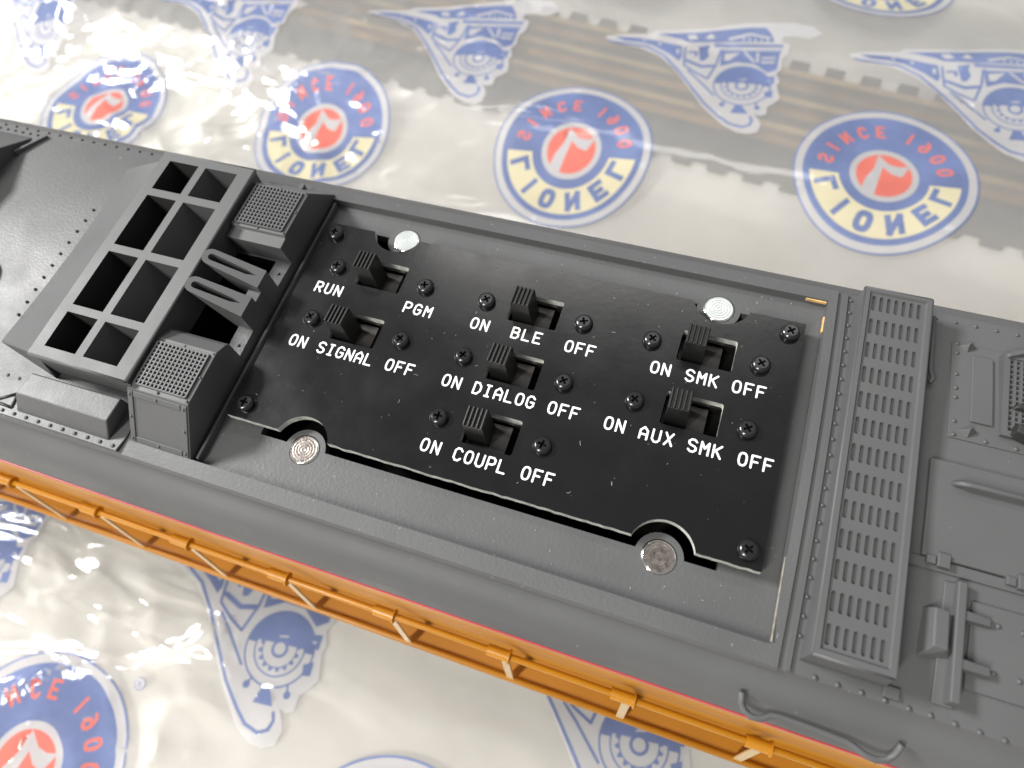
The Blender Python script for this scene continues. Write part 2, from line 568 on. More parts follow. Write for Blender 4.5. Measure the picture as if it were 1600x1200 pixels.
def capsule(p, q, r, rnd=True):
    dx, dy = q[0] - p[0], q[1] - p[1]
    l = math.hypot(dx, dy) or 1e-6
    a = math.atan2(dy, dx)
    if rnd:
        pts = [(q[0] + r * math.cos(a - math.pi / 2 + math.pi * k / 6), q[1] + r * math.sin(a - math.pi / 2 + math.pi * k / 6)) for k in range(7)]
        pts += [(p[0] + r * math.cos(a + math.pi / 2 + math.pi * k / 6), p[1] + r * math.sin(a + math.pi / 2 + math.pi * k / 6)) for k in range(7)]
        return pts
    e = r
    ux, uy = dx / l, dy / l
    return [(p[0] - ux * e + uy * r, p[1] - uy * e - ux * r), (q[0] + ux * e + uy * r, q[1] + uy * e - ux * r),
            (q[0] + ux * e - uy * r, q[1] + uy * e + ux * r), (p[0] - ux * e - uy * r, p[1] - uy * e + ux * r)]

def stroke(pts, r, rnd=True):
    return [capsule(pts[i], pts[i + 1], r, rnd) for i in range(len(pts) - 1)]

def union_mesh(mb, polys, z, mi=0):
    V, F, cen = cdt(polys)
    ok = np.zeros(len(F), bool)
    for p in polys:
        ok |= inside(p, cen[:, 0], cen[:, 1])
    mb.add([(x, y, z) for x, y in V], [tuple(int(i) for i in f) for f in F[ok]], mi)

# flat prints -------------------------------------------------------
class Print:
    """regions painted in order on one flat sheet; later ones lie on top of earlier ones"""
    def __init__(s):
        s.reg = []

    def add(s, poly, mi):
        s.reg.append((poly, mi))

    def bake(s, step=2.6):
        polys = [p for p, _ in s.reg]
        allp = np.array([q for p in polys for q in p])
        lo, hi = allp.min(0), allp.max(0)
        gx = np.arange(lo[0], hi[0], step)
        gy = np.arange(lo[1], hi[1], step)
        ex = [(float(x) + 0.013, float(y) + 0.017) for x in gx for y in gy]
        V, F, cen = cdt(polys, ex)
        mat = np.full(len(F), -1)
        for p, mi in s.reg:
            mat[inside(p, cen[:, 0], cen[:, 1])] = mi
        k = mat >= 0
        used, inv = np.unique(F[k], return_inverse=True)
        s.V, s.F, s.M = V[used], inv.reshape(-1, 3), mat[k]

    def put(s, name, cx, cy, rot, scale=1.0):
        c, n = math.cos(rot), math.sin(rot)
        P = s.V * scale
        X = cx + P[:, 0] * c - P[:, 1] * n
        Y = cy + P[:, 0] * n + P[:, 1] * c
        mb = MB()
        mb.v = [(float(x), float(y), bag(x, y) + 0.30) for x, y in zip(X, Y)]
        mb.f = [tuple(int(i) for i in f) for f in s.F]
        mb.m = [int(i) for i in s.M]
        return build(name, mb, [M['p_white'], M['p_blue'], M['p_yellow'], M['p_red']], bagE, smooth=True)

def arc_letters(P, text, angles, r, h, w, sw, mi, outward, rnd):
    for ch, ang in zip(text, angles):
        a = math.radians(ang)
        for st in GL[ch]:
            for cp in stroke([(px * w - w / 2, py * h - h / 2) for px, py in st], sw, rnd):
                out = []
                for lx, ly in cp:
                    if outward:      # letter top points away from the centre
                        rr, tt = r + ly, -lx
                    else:            # letter top points to the centre
                        rr, tt = r - ly, lx
                    x = rr * math.cos(a) - tt * math.sin(a)
                    y = rr * math.sin(a) + tt * math.cos(a)
                    out.append((x, -y))      # print is seen through its back: flipped
                P.add(out, mi)

logo = Print()
logo.add(circle(0, 0, 37.2, 72), 1)
logo.add(circle(0, 0, 36.4, 72), 0)
logo.add(circle(0, 0, 33.2, 72), 1)
band = circle(0, 0, 30.4, 40, math.radians(-176), math.radians(-4)) + circle(0, 0, 18.4, 30, math.radians(-7), math.radians(-173))
logo.add(band, 2)
arc_letters(logo, 'LiONEL', [159, 131, 105, 76, 47, 19], 24.4, 6.6, 4.6, 1.25, 1, True, False)
arc_letters(logo, 'SiNCE', [-168, -151, -132, -113, -95], 24.6, 5.6, 2.8, 0.62, 3, False, True)
arc_letters(logo, '1900', [-66, -49, -31, -13], 24.6, 5.6, 2.8, 0.62, 3, False, True)
logo.add(circle(0, 0, 14.0, 48), 0)
logo.add(circle(0, 0, 11.4, 48), 3)
logo.add([(-2.6, 10.8), (1.9, 6.4), (6, 5.6), (10.2, 6.6), (7.2, 0), (3, 1.1), (-.6, 4.5), (-2.0, -2.6), (-3.6, -11.6), (-8.9, -8.8), (-7.2, -2.6), (-4.1, 3)], 0)
logo.bake()

E_ = dict(
sil=[(-69.8,26.4),(-61.6,28.9),(-47.5,31.0),(-45.3,33.3),(-27.0,35.8),(-17.4,37.4),(-9.7,40.8),(-1.8,43.2),(6.3,44.6),(19.8,47.1),(29.1,45.6),(33.8,40.0),(27.4,35.3),(22.4,36.2),(15.7,35.5),(15.2,31.9),(19.3,30.4),(19.2,23.9),(16.3,19.2),(16.7,12.5),(14.8,9.4),(16.8,4.0),(15.7,2.0),(17.7,-7.0),(15.8,-10.0),(12.7,-13.1),(12.7,-18.1),(9.8,-19.3),(7.5,-18.3),(9.7,-21.6),(11.0,-24.9),(9.9,-29.5),(5.9,-31.3),(1.1,-30.7),(-5.3,-27.2),(-10.9,-21.7),(-17.3,-14.3),(-24.0,-4.0),(-32.6,7.5),(-40.9,15.4),(-51.2,20.2),(-59.0,21.4),(-69.2,24.9)],
coach=[(-65.4,26.7),(-61.0,27.2),(-52.2,27.3),(-42.1,25.9),(-31.2,23.6),(-30.2,16.2),(-31.2,13.3),(-36.6,17.7),(-45.5,22.9),(-52.6,24.4),(-60.1,24.6)],
upper=[(-45.3,31.0),(-26.4,33.7),(-9.0,38.1),(0.4,40.4),(7.2,41.1),(9.8,37.3),(11.1,34.4),(11.9,31.3),(-28.6,26.7),(-32.0,28.4),(-39.9,30.3)],
roofband=[(-16.4,27.1),(16.3,30.0),(16.4,28.2),(-15.6,24.6)],
front=[(-12.3,23.7),(15.7,27.0),(15.1,21.5),(14.7,12.3),(10.6,9.8),(4.4,14.9),(-4.1,15.6),(-11.4,12.0)],
blob=[(-23.1,24.0),(-17.6,26.1),(-18.6,22.0),(-17.4,18.2),(-19.2,14.8),(-21.3,14.5),(-22.4,19.6)],
lamp=[(-1.5,-13.0),(1.5,-13.3),(4.5,-18.4),(-3.3,-18.6)],
blkA=[(9.8,7.0),(14.2,7.6),(14.2,2.4),(10.2,2.9)],
blkB=[(10.4,-3.2),(14.0,-1.6),(14.2,-6.4),(11.2,-6.8)])
W_ = dict(
cabw=[(-10.0,31.6),(0.0,36.5),(9.7,34.5),(10.0,33.1),(0.4,35.1),(-9.2,30.1)],
fw1=[(-10.3,20.5),(-3.1,22.3),(-7.7,16.2),(-10.1,15.9)],
fw2=[(-1.9,23.0),(-0.6,23.1),(4.7,16.4),(3.4,16.2)],
fw3=[(4.3,23.2),(5.6,23.3),(6.1,16.5),(4.9,16.4)],
fw4=[(7.2,20.1),(13.5,20.8),(13.5,19.5),(7.0,18.7)],
fw5=[(7.1,17.3),(13.3,17.9),(13.2,16.5),(7.2,15.8)],
fw6=[(-11.2,23.7),(15.1,26.7),(15.1,25.7),(-11.1,22.7)],
wa=[(-33.5,21.5),(-32.2,21.4),(-32.0,18.0),(-33.3,18.4)], wb=[(-43,24.9),(-41.4,24.7),(-41.6,23.2),(-43,23.5)],
wc=[(-51,26.4),(-49.6,26.3),(-49.8,25.2),(-51,25.3)], wd=[(-21,30.4),(-18.5,33.8),(-16,31.2),(-18.5,30)],
we=[(-30,31.5),(-26,32.4),(-24,29.4),(-28,28.4)])
emb = Print()
emb.add(E_['sil'], 0)
def eline(pts, r, mi=1):
    for cpl in stroke(pts, r):
        emb.add(cpl, mi)
eline([(-67.2,23.4),(-59.4,22.6),(-48.0,21.6),(-38.9,16.1),(-30.5,6.7),(-22.0,-4.7),(-15.3,-14.1),(-8.3,-21.3),(-3.1,-25.5),(2.7,-27.1),(5.9,-25.5),(6.8,-22.4),(5.7,-20.2)], 0.62)
for k in ('coach', 'upper', 'roofband', 'front', 'blob'):
    emb.add(E_[k], 1)
for k in W_:
    emb.add(W_[k], 0)
for k in range(5):
    x = -3 + 2.8 * k
    emb.add([(x, 30.6 + .08 * k), (x + .9, 30.7 + .08 * k), (x + .8, 33.0), (x, 33.0)], 0)
eline([(-29.5,22.8),(-28.5,10.9),(-22.3,6.3)], 0.55)
eline([(-27.2,20.0),(-23.8,20.4),(-23.7,17.9)], 0.7)
eline([(-27.5,14.0),(-20.1,10.7),(-14.4,11.8)], 0.95)
eline([(-26.1,7.3),(-21.0,2.3),(-12.1,-7.8)], 0.5)
eline([(-22.3,6.3),(-16.3,3.0),(-13.4,12.7),(-12.4,22.7)], 0.55)
emb.add(E_['lamp'], 1)
emb.add(circle(-7.6, -13.6, 1.35, 12), 1)
emb.add(circle(8.2, -13.9, 1.35, 12), 1)
eline([(-7.6, -13.6), (-6.6, -11.0)], 0.4)
eline([(8.2, -13.9), (7.4, -11.0)], 0.4)
emb.add(circle(0, 0, 13.2, 48), 1)
emb.add(circle(0, 0, 12.5, 48), 0)
emb.add(circle(0, 0, 13.0, 30, math.radians(2), math.radians(178)), 1)
emb.add(E_['blkA'], 1)
emb.add(E_['blkB'], 1)
emb.add([(10.6, 4.6), (12.6, 5.2), (12.4, 4.0)], 0)
emb.add(circle(0, 0, 9.6, 48), 1)
emb.add(circle(0, 0, 9.0, 36, math.radians(170), math.radians(370)), 0)
gear = []
for k in range(64):
    a = 2 * math.pi * k / 64
    rr = 7.9 if (k // 2) % 2 else 6.6
    gear.append((rr * math.cos(a), rr * math.sin(a)))
emb.add(gear, 1)
emb.add(circle(0, 0, 6.2, 30, math.radians(165), math.radians(375)), 0)
emb.add(circle(0, 0, 3.2, 24), 1)
emb.add(circle(0, 0, 2.1, 24), 0)
emb.add([(-1.6, 3.6), (1.8, 4.2), (1.8, 4.9), (-1.6, 4.3)], 0)
emb.bake()

R4 = math.radians(4.0)
for (cx, cy) in ((144, 210.6), (9.4, 198.4), (-121.9, 190.6), (-256.8, 182), (132.6, 359.7), (0, 350), (-98.5, -105), (34, -96), (276, 219), (265, 369), (-390, 172)):
    logo.put('printed_roundel', cx, cy, R4 + random.uniform(-0.02, 0.02))
for (cx, cy, r, sc_) in ((-53.1, 244.7, 4, 1), (77.2, 252, 4, 1), (-184.3, 235.6, 4, 1), (-324.2, 228.4, 4, 1), (193.1, 271.9 - 11, 4, 1),
                         (-29.1, -42.5, 6, 1), (99.5, -31.6, 6, 1), (-159.9, -50, 6, 1), (232, -24, 6, 1)):
    emb_r = math.radians(r - 4)
    emb.put('printed_train_emblem', cx, cy, emb_r + R4, sc_)
# registered mark beside the near roundel
rm = Print()
rm.add(circle(0, 0, 2.1, 20), 1)
rm.add(circle(0, 0, 1.75, 20), 0)
for st in GL['R']:
    for cp in stroke([(px * 1.3 - .65, -(py * 1.9 - .95)) for px, py in st], 0.16):
        rm.add(cp, 1)
rm.bake(0.9)
rm.put('printed_mark', -72.4, -69.1, R4)

# ------------------------------------------------------------------ locomotive shell
YC = 23.0
def arch(y):
    return 0.6 - 0.00173 * (y - YC) ** 2

loco = empty('model_locomotive', (0, YC, -138), 'grey roofed yellow model diesel locomotive with exposed switch board in its roof', 'toy locomotive')
X0, X1 = -330.0, 330.0
HOLE = (-3.6, 107.1, -10.4, 56.5)      # recess
EXH = (-38.6, -20.2, 0.3, 50.6)        # exhaust shafts
SHADE_PIT = (-17.2, -7.2, 12.5, 36.0)        # black pit put in for the stack's shadow between the hoods
def in_hole(x, y):
    return (HOLE[0] < x < HOLE[1] and HOLE[2] < y < HOLE[3]) or (EXH[0] < x < EXH[1] and EXH[2] < y < EXH[3]) or (SHADE_PIT[0] < x < SHADE_PIT[1] and SHADE_PIT[2] < y < SHADE_PIT[3])

# shoulder profile, mirrored about YC
sh = [(44.0, -15.0), (43.9, -12.8), (43.5, -10.6), (42.8, -8.7), (41.8, -7.1), (40.6, -5.9), (39.3, -5.0), (38.2, -4.35), (37.4, -3.75), (36.9, -3.1), (36.5, arch(YC + 36.5) - 0.55)]
ylines = sorted(set([-10.4, 56.5, 0.3, 50.6, -13.5, 59.5, SHADE_PIT[2], SHADE_PIT[3]] + [float(y) for y in np.linspace(-12, 58, 36)]))
prof = [(YC - d, z) for d, z in sh[:-1]] + [(y, arch(y) - 0.55) for y in ylines] + [(YC + d, z) for d, z in reversed(sh[:-1])]
mb = MB()
mb.sheet_x(prof, [X0, -60, EXH[0], EXH[1], SHADE_PIT[0], SHADE_PIT[1], HOLE[0], HOLE[1], 150, X1], in_hole)
build('roof_shell', mb, M['grey'], loco, smooth=True, sharp=40)

# raised panel that carries recess and hoods, its edge reads as the crease
mb = MB()
pl = [(y, arch(y)) for y in ylines]
mb.sheet_x(pl, [X0, -60, EXH[0], EXH[1], SHADE_PIT[0], SHADE_PIT[1], HOLE[0], HOLE[1], 108.8], in_hole)
for s, ye in ((-1, -13.5), (1, 59.5)):
    pts = [(ye, arch(ye)), (ye + s * 0.35, arch(ye) - 0.62), (ye + s * 0.5, arch(ye) - 0.9)]
    if s < 0:
        pts = pts[::-1]
    mb.sheet_x(pts, [X0, 108.8])
v = [(108.8, y, arch(y)) for y in ylines] + [(109.05, y, arch(y) - 0.7) for y in ylines]
n = len(ylines)
mb.add(v, [(i, n + i, n + i + 1, i + 1) for i in range(n - 1)])
build('roof_panel', mb, M['grey_rough'], loco, smooth=True, sharp=25)

# recess: floor with the cut-out, and its four walls
ZF = -3.2
MAG = [(17.0, -1.7), (87.2, -1.7), (17.6, 50.6), (87.2, 50.4)]
mb = MB()
outer = [(HOLE[0] + .05, HOLE[2] + .1), (HOLE[1] - .05, HOLE[2] + .1), (HOLE[1] - .05, HOLE[3] - .2), (HOLE[0] + .05, HOLE[3] - .2)]
cut = [(6.7, -1.15), (97.1, -1.15), (97.1, 50.6), (6.7, 50.6)]
bosses = [circle(mx, my, 4.3, 32) for mx, my in MAG]
def keepfloor(cen, ok):
    r = inside(outer, cen[:, 0], cen[:, 1])
    c = inside(cut, cen[:, 0], cen[:, 1])
    b = np.zeros(len(cen), bool)
    for q in bosses:
        b |= inside(q, cen[:, 0], cen[:, 1])
    h = np.zeros(len(cen), bool)
    for q in [circle(mx, my, 3.15, 28) for mx, my in MAG]:
        h |= inside(q, cen[:, 0], cen[:, 1])
    return r & (~c | b) & ~h
V, F, cen = cdt([outer, cut] + bosses + [circle(mx, my, 3.15, 28) for mx, my in MAG])
ok = keepfloor(cen, None)
Fk = F[ok]
mb.add([(x, y, ZF) for x, y in V], [tuple(int(i) for i in f) for f in Fk])
cnt = {}
for f in Fk:
    for i in range(3):
        e = (int(f[i]), int(f[(i + 1) % 3]))
        if (e[1], e[0]) in cnt:
            del cnt[(e[1], e[0])]
        else:
            cnt[e] = 1
for a, b in cnt:
    p, q = V[a], V[b]
    mb.add([(p[0], p[1], ZF - 2.2), (q[0], q[1], ZF - 2.2), (q[0], q[1], ZF), (p[0], p[1], ZF)], [(0, 3, 2, 1)])
build('recess_floor', mb, M['grey_rough'], loco)
mb = MB()
hy = [y for y in ylines if HOLE[2] - .01 <= y <= HOLE[3] + .01]
n = len(hy)
for xw, xb in ((HOLE[0], HOLE[0] + .05), (HOLE[1], HOLE[1] - .05)):
    mb.add([(xw, y, arch(y)) for y in hy] + [(xb, y, ZF) for y in hy], [(i, i + 1, n + i + 1, n + i) for i in range(n - 1)])
for yw, yb in ((HOLE[2], HOLE[2] + .1), (HOLE[3], HOLE[3] - .2)):
    mb.add([(HOLE[0], yw, arch(yw)), (HOLE[1], yw, arch(yw)), (HOLE[1], yb, ZF), (HOLE[0], yb, ZF)], [(0, 1, 2, 3)])
build('recess_wall', mb, M['grey_clean'], loco)
# ledge strip along the recess beside the hoods
mb = MB()
mb.box(-2.7, -2.05, -9.8, 55.8, ZF, -1.5)
build('ledge_strip', mb, M['grey_clean'], loco, bevel=0.15)
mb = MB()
mb.add([(SHADE_PIT[0], SHADE_PIT[2], -14), (SHADE_PIT[1], SHADE_PIT[2], -14), (SHADE_PIT[1], SHADE_PIT[3], -14), (SHADE_PIT[0], SHADE_PIT[3], -14)], [(0, 1, 2, 3)])
for p, q in (((SHADE_PIT[0], SHADE_PIT[2]), (SHADE_PIT[1], SHADE_PIT[2])), ((SHADE_PIT[1], SHADE_PIT[2]), (SHADE_PIT[1], SHADE_PIT[3])), ((SHADE_PIT[1], SHADE_PIT[3]), (SHADE_PIT[0], SHADE_PIT[3])), ((SHADE_PIT[0], SHADE_PIT[3]), (SHADE_PIT[0], SHADE_PIT[2]))):
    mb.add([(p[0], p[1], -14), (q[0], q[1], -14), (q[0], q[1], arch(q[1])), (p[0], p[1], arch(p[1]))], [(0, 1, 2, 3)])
build('shade_pit', mb, M['inside'], loco)  # black surfaces stand in for the shadow on the panel here
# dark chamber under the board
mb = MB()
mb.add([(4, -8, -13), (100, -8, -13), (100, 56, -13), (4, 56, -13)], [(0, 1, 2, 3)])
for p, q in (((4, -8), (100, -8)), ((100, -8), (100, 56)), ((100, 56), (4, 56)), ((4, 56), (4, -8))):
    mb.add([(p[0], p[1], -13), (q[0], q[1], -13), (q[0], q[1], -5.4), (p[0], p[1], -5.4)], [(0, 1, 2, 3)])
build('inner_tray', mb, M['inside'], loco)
# scuffed and bare edges of the recess
mb = MB()
mb.box(107.03, 107.16, -10.0, 4.0, -1.6, arch(-6) + .05)
build('scuffed_edge', mb, M['scuff'], loco, label='pale scuffed edge of the recess')
mb = MB()
mb.box(103.0, 106.9, 56.2, 56.48, -2.4, -1.75)
build('bare_chip', mb, M['bare'], loco, label='tan chip of bare plastic in the recess corner')
mb = MB()
mb.box(106.8, 107.05, 49.5, 53.0, -2.6, -1.9)
build('bare_chip', mb, M['bare'], loco, label='tan chip of bare plastic in the recess corner')

# magnets
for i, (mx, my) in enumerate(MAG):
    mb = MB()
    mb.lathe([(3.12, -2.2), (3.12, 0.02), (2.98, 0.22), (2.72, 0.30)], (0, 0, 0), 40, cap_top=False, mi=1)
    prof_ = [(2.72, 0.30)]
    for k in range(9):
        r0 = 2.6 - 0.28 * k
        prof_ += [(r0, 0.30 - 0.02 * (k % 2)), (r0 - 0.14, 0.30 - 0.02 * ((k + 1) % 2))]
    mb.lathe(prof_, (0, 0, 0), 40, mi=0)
    ob = build('magnet', mb, [M['nickel_reflect'] if my < 10 else M['nickel'], M['chrome']], loco, origin=(0, 0, 0), smooth=True, sharp=40,
               label='round magnet with a brown reflection painted on its face' if my < 10 else 'round bright nickel magnet')
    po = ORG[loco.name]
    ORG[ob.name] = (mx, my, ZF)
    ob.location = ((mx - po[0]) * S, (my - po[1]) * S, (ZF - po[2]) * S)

# ------------------------------------------------------------------ switch board
PX, PY = 103.6, 49.2
SLX = [(12.1, 22.65), (46.95, 57.3), (81.55, 92.05)]
SLY = [(35.2, 42.0), (21.45, 28.3), (7.6, 14.75)]
SW = [(0, 0), (0, 1), (1, 0), (1, 1), (1, 2), (2, 0), (2, 1)]
def jag(p, q, n, amp, seed):
    rnd = random.Random(seed)
    out = []
    dx, dy = q[0] - p[0], q[1] - p[1]
    l = math.hypot(dx, dy)
    for k in range(1, n):
        t_ = k / n
        a_ = rnd.uniform(-amp, amp)
        out.append((p[0] + dx * t_ - dy / l * a_, p[1] + dy * t_ + dx / l * a_))
    return out
def notch(cx, side):
    r = 5.75
    cy = -1.65 if side < 0 else PY + 1.65
    h = math.asin(1.65 / r)
    if side < 0:      # walked from left to right along the near edge
        return circle(cx, cy, r, 22, math.pi - h, h)
    return circle(cx, cy, r, 22, -h, -math.pi + h)
outer = [(0, 0)]
seq = [(0, 0)]
n1 = notch(17.0, -1)
n2 = notch(87.3, -1)
n3 = notch(87.6, 1)
n4 = notch(16.8, 1)
outer = [(0, 0)] + jag((0, 0), n1[0], 8, .05, 1) + n1 + jag(n1[-1], n2[0], 60, .09, 2) + n2 + jag(n2[-1], (PX, 0), 10, .09, 3) + [(PX, 0)]
outer += jag((PX, 0), (PX, PY), 30, .05, 4) + [(PX, PY)] + jag((PX, PY), n3[0], 10, .06, 5) + n3 + jag(n3[-1], n4[0], 50, .05, 6) + n4 + jag(n4[-1], (0, PY), 8, .05, 7) + [(0, PY)]
def rrect(x0, x1, y0, y1, r=0.5):
    o = []
    for cx, cy, a in ((x1 - r, y0 + r, -90), (x1 - r, y1 - r, 0), (x0 + r, y1 - r, 90), (x0 + r, y0 + r, 180)):
        o += circle(cx, cy, r, 5, math.radians(a), math.radians(a + 90))
    return o
holes = [rrect(*SLX[i], *SLY[j]) for i, j in SW]
mb = MB()
plate(mb, outer, holes, 0.0, -1.6, 0, 1)
V, F, cen = cdt([outer] + holes)
ok = inside(outer, cen[:, 0], cen[:, 1])
for h in holes:
    ok &= ~inside(h, cen[:, 0], cen[:, 1])
mb.add([(x, y, -1.6) for x, y in V], [tuple(int(i) for i in f[::-1]) for f in F[ok]], 0)
board = build('control_board', mb, [M['board'], M['board_edge']], loco, label='glossy black switch board with white lettering')

# screws ------------------------------------------------------------
def screw_mb():
    mb = MB()
    mb.lathe([(1.80, 0.0), (1.84, 0.55), (1.72, 0.95), (1.40, 1.24), (1.20, 1.32)], (0, 0, 0), 28, cap_top=False)
    w, l = 0.22, 0.86
    cross = [(w, -l), (w, -w), (l, -w), (l, w), (w, w), (w, l), (-w, l), (-w, w), (-l, w), (-l, -w), (-w, -w), (-w, -l)]
    plate(mb, circle(0, 0, 1.20, 28), [cross], 1.32, None)
    nn = len(cross)
    inn = [(x * .7, y * .7) for x, y in cross]
    mb.add([(x, y, 1.32) for x, y in cross] + [(x, y, 0.55) for x, y in inn], [(i, nn + i, nn + (i + 1) % nn, (i + 1) % nn) for i in range(nn)] + [tuple(range(nn, 2 * nn))], 1)
    return mb
SCREWS = [(2.88, 46.3), (101.0, 46.3), (100.9, 2.9), (2.8, 3.1), (7.2, 38.15), (28.0, 38.15), (7.25, 24.75), (27.9, 24.8), (41.8, 38.15), (62.45, 38.15),
          (41.6, 24.75), (62.4, 24.5), (41.6, 11.05), (62.3, 11.0), (76.3, 37.95), (96.9, 37.95), (76.2, 24.45), (96.9, 24.3)]
src = None
for x, y in SCREWS:
    rz = random.uniform(0, 1.57)
    if src is None:
        src = build('screw', screw_mb(), [M['black_metal'], M['black_hole']], board, origin=(0, 0, 0), smooth=True, sharp=35)
        po = ORG[board.name]
        ORG[src.name] = (x, y, 0)
        src.location = ((x - po[0]) * S, (y - po[1]) * S, (0.0 - po[2]) * S)
        src.rotation_euler = (0, 0, rz)
    else:
        sc2 = inst('screw', src, (x, y, random.uniform(-.12, 0.0)), board, rz)
        sc2.rotation_euler = (random.uniform(-.03, .03), random.uniform(-.03, .03), rz)

# switches ----------------------------------------------------------
def switch_body():
    mb = MB()
    x0, x1, y0, y1 = -0.35, 10.9, -0.3, 7.2
    # steel shell under the board
    mb.box(x0 - 2.0, x0 + .1, y0 - 1, y1 + 1, -2.9, -1.65)
    mb.box(x1 - .1, x1 + 2.0, y0 - 1, y1 + 1, -2.9, -1.65)
    mb.box(x0 + .1, x1 - .1, y1 - 0.25, y1 + 1, -2.9, -1.65)
    mb.box(x0 + .1, x1 - .1, y0 - 1, y0 + .2, -2.9, -1.65)
    # slider bed and well
    mb.box(0.2, 8.2, 0.3, 6.6, -4.4, -3.5, 1)
    mb.add([(x0, y0, -6), (x1, y0, -6), (x1, y1, -6), (x0, y1, -6)], [(0, 1, 2, 3)], 2)
    mb.add([(x0, y0, -6), (x0, y1, -6), (x0, y1, -2.9), (x0, y0, -2.9)], [(0, 1, 2, 3)], 2)
    mb.add([(x1, y0, -6), (x1, y1, -6), (x1, y1, -2.9), (x1, y0, -2.9)], [(0, 1, 2, 3)], 2)
    mb.add([(x0, y1, -6), (x1, y1, -6), (x1, y1, -2.9), (x0, y1, -2.9)], [(0, 1, 2, 3)], 2)
    mb.add([(x0, y0, -6), (x1, y0, -6), (x1, y0, -2.9), (x0, y0, -2.9)], [(0, 1, 2, 3)], 2)
    return mb
def knob_mb():
    mb = MB()
    mb.frustum([(-0.1, -2.15, -3.5), (4.15, -2.15, -3.5), (4.15, 2.15, -3.5), (-0.1, 2.15, -3.5)],
               [(0.0, -2.05, 4.55), (3.95, -2.05, 4.55), (3.95, 2.05, 4.55), (0.0, 2.05, 4.55)])
    for k in range(5):
        x = 0.0 + 0.85 * k
        mb.frustum([(x, -2.05, 4.54), (x + .55, -2.05, 4.54), (x + .55, 2.05, 4.54), (x, 2.05, 4.54)],
                   [(x + .1, -2.03, 5.0), (x + .45, -2.03, 5.0), (x + .45, 2.03, 5.0), (x + .1, 2.03, 5.0)])
    return mb
s0 = k0 = None
WORDS = {(0, 0): [('RUN', 4.3, 31.2, 2.3), ('PGM', 25.2, 31.3, 2.3)], (0, 1): [('ON', 4.75, 17.7, 2.2), ('SIGNAL', 11.4, 17.6, 2.14), ('OFF', 26.8, 17.7, 2.2)],
         (1, 0): [('ON', 40.2, 31.3, 2.2), ('BLE', 49.0, 31.3, 2.3), ('OFF', 60.2, 31.2, 2.2)],
         (1, 1): [('ON', 39.2, 17.6, 2.2), ('DIALOG', 45.7, 17.6, 2.17), ('OFF', 60.9, 17.6, 2.2)],
         (1, 2): [('ON', 40.1, 3.8, 2.25), ('COUPL', 46.8, 3.75, 2.18), ('OFF', 60.1, 3.85, 2.2)],
         (2, 0): [('ON', 77.3, 31.1, 2.15), ('SMK', 84.0, 31.1, 2.2), ('OFF', 92.7, 31.1, 2.2)],
         (2, 1): [('ON', 71.9, 17.5, 2.2), ('AUX', 78.5, 17.4, 2.3), ('SMK', 87.4, 17.4, 2.2), ('OFF', 96.3, 17.3, 2.2)]}
for i, j in SW:
    x, y = SLX[i][0], SLY[j][0]
    if s0 is None:
        s0 = build('switch_body', switch_body(), [M['tin'], M['slider'], M['inside']], board, origin=(0, 0, 0))
        k0 = build('switch_knob', knob_mb(), M['knob'], board, origin=(0, 0, 0), bevel=0.12)
        po = ORG[board.name]
        for o, og in ((s0, (x, y, 0)), (k0, (x + .8, (SLY[j][0] + SLY[j][1]) / 2 + .1, 0))):
            ORG[o.name] = og
            o.location = ((og[0] - po[0]) * S, (og[1] - po[1]) * S, (og[2] - po[2]) * S)
    else:
        inst('switch_body', s0, (x, y, 0), board)
        inst('switch_knob', k0, (x + .8 + random.uniform(-.25, .2), (SLY[j][0] + SLY[j][1]) / 2 + .1 + random.uniform(-.15, .15), 0), board, random.uniform(-.03, .03))
    for word, wx, wy, pitch in WORDS[(i, j)]:
        polys = []
        for q, ch in enumerate(word):
            for st in GL[ch]:
                polys += stroke([(wx + .2 + q * pitch + px * 1.33, wy + .2 + py * 2.35) for px, py in st], 0.188)
        mb = MB()
        union_mesh(mb, polys, 0.05)
        build('lettering', mb, M['ink'], board)

# ------------------------------------------------------------------ exhaust box
def ring_box(name, x0, x1, y0, y1, z1):
    mb = MB()
    cols = [(-38.4, -30.75), (-28.85, -20.55)]
    rows = [(0.55, 8.85), (10.65, 24.5), (26.4, 40.25), (42.15, 50.35)]
    holes = [[(a, c), (b, c), (b, d), (a, d)] for a, b in cols for c, d in rows]
    plate(mb, [(x0, y0), (x1, y0), (x1, y1), (x0, y1)], holes, z1, None)
    for p, q in (((x0, y0), (x1, y0)), ((x1, y0), (x1, y1)), ((x1, y1), (x0, y1)), ((x0, y1), (x0, y0))):
        mb.add([(p[0], p[1], -2.2), (q[0], q[1], -2.2), (q[0], q[1], z1), (p[0], p[1], z1)], [(0, 1, 2, 3)])
    return mb, holes
EX = (-41.0, -17.3, -1.75, 52.5, 9.0)
mb, exh = ring_box('exhaust', *EX)
exb = build('exhaust_stack', mb, M['grey_clean'], loco, bevel=0.0, label='tall grey exhaust stack with eight rectangular openings')
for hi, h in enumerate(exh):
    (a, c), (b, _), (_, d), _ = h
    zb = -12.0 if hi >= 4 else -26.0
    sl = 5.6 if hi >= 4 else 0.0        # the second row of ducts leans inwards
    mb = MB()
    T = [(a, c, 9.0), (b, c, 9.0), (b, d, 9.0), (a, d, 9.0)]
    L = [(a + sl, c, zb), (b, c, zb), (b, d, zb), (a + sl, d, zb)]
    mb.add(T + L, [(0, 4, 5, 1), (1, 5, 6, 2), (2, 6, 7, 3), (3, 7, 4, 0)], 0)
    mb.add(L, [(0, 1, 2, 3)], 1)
    build('duct', mb, [M['grey_clean'] if hi >= 4 else M['shaft'], M['inside']], exb)  # first column coloured darker than the grey paint to deepen its shade
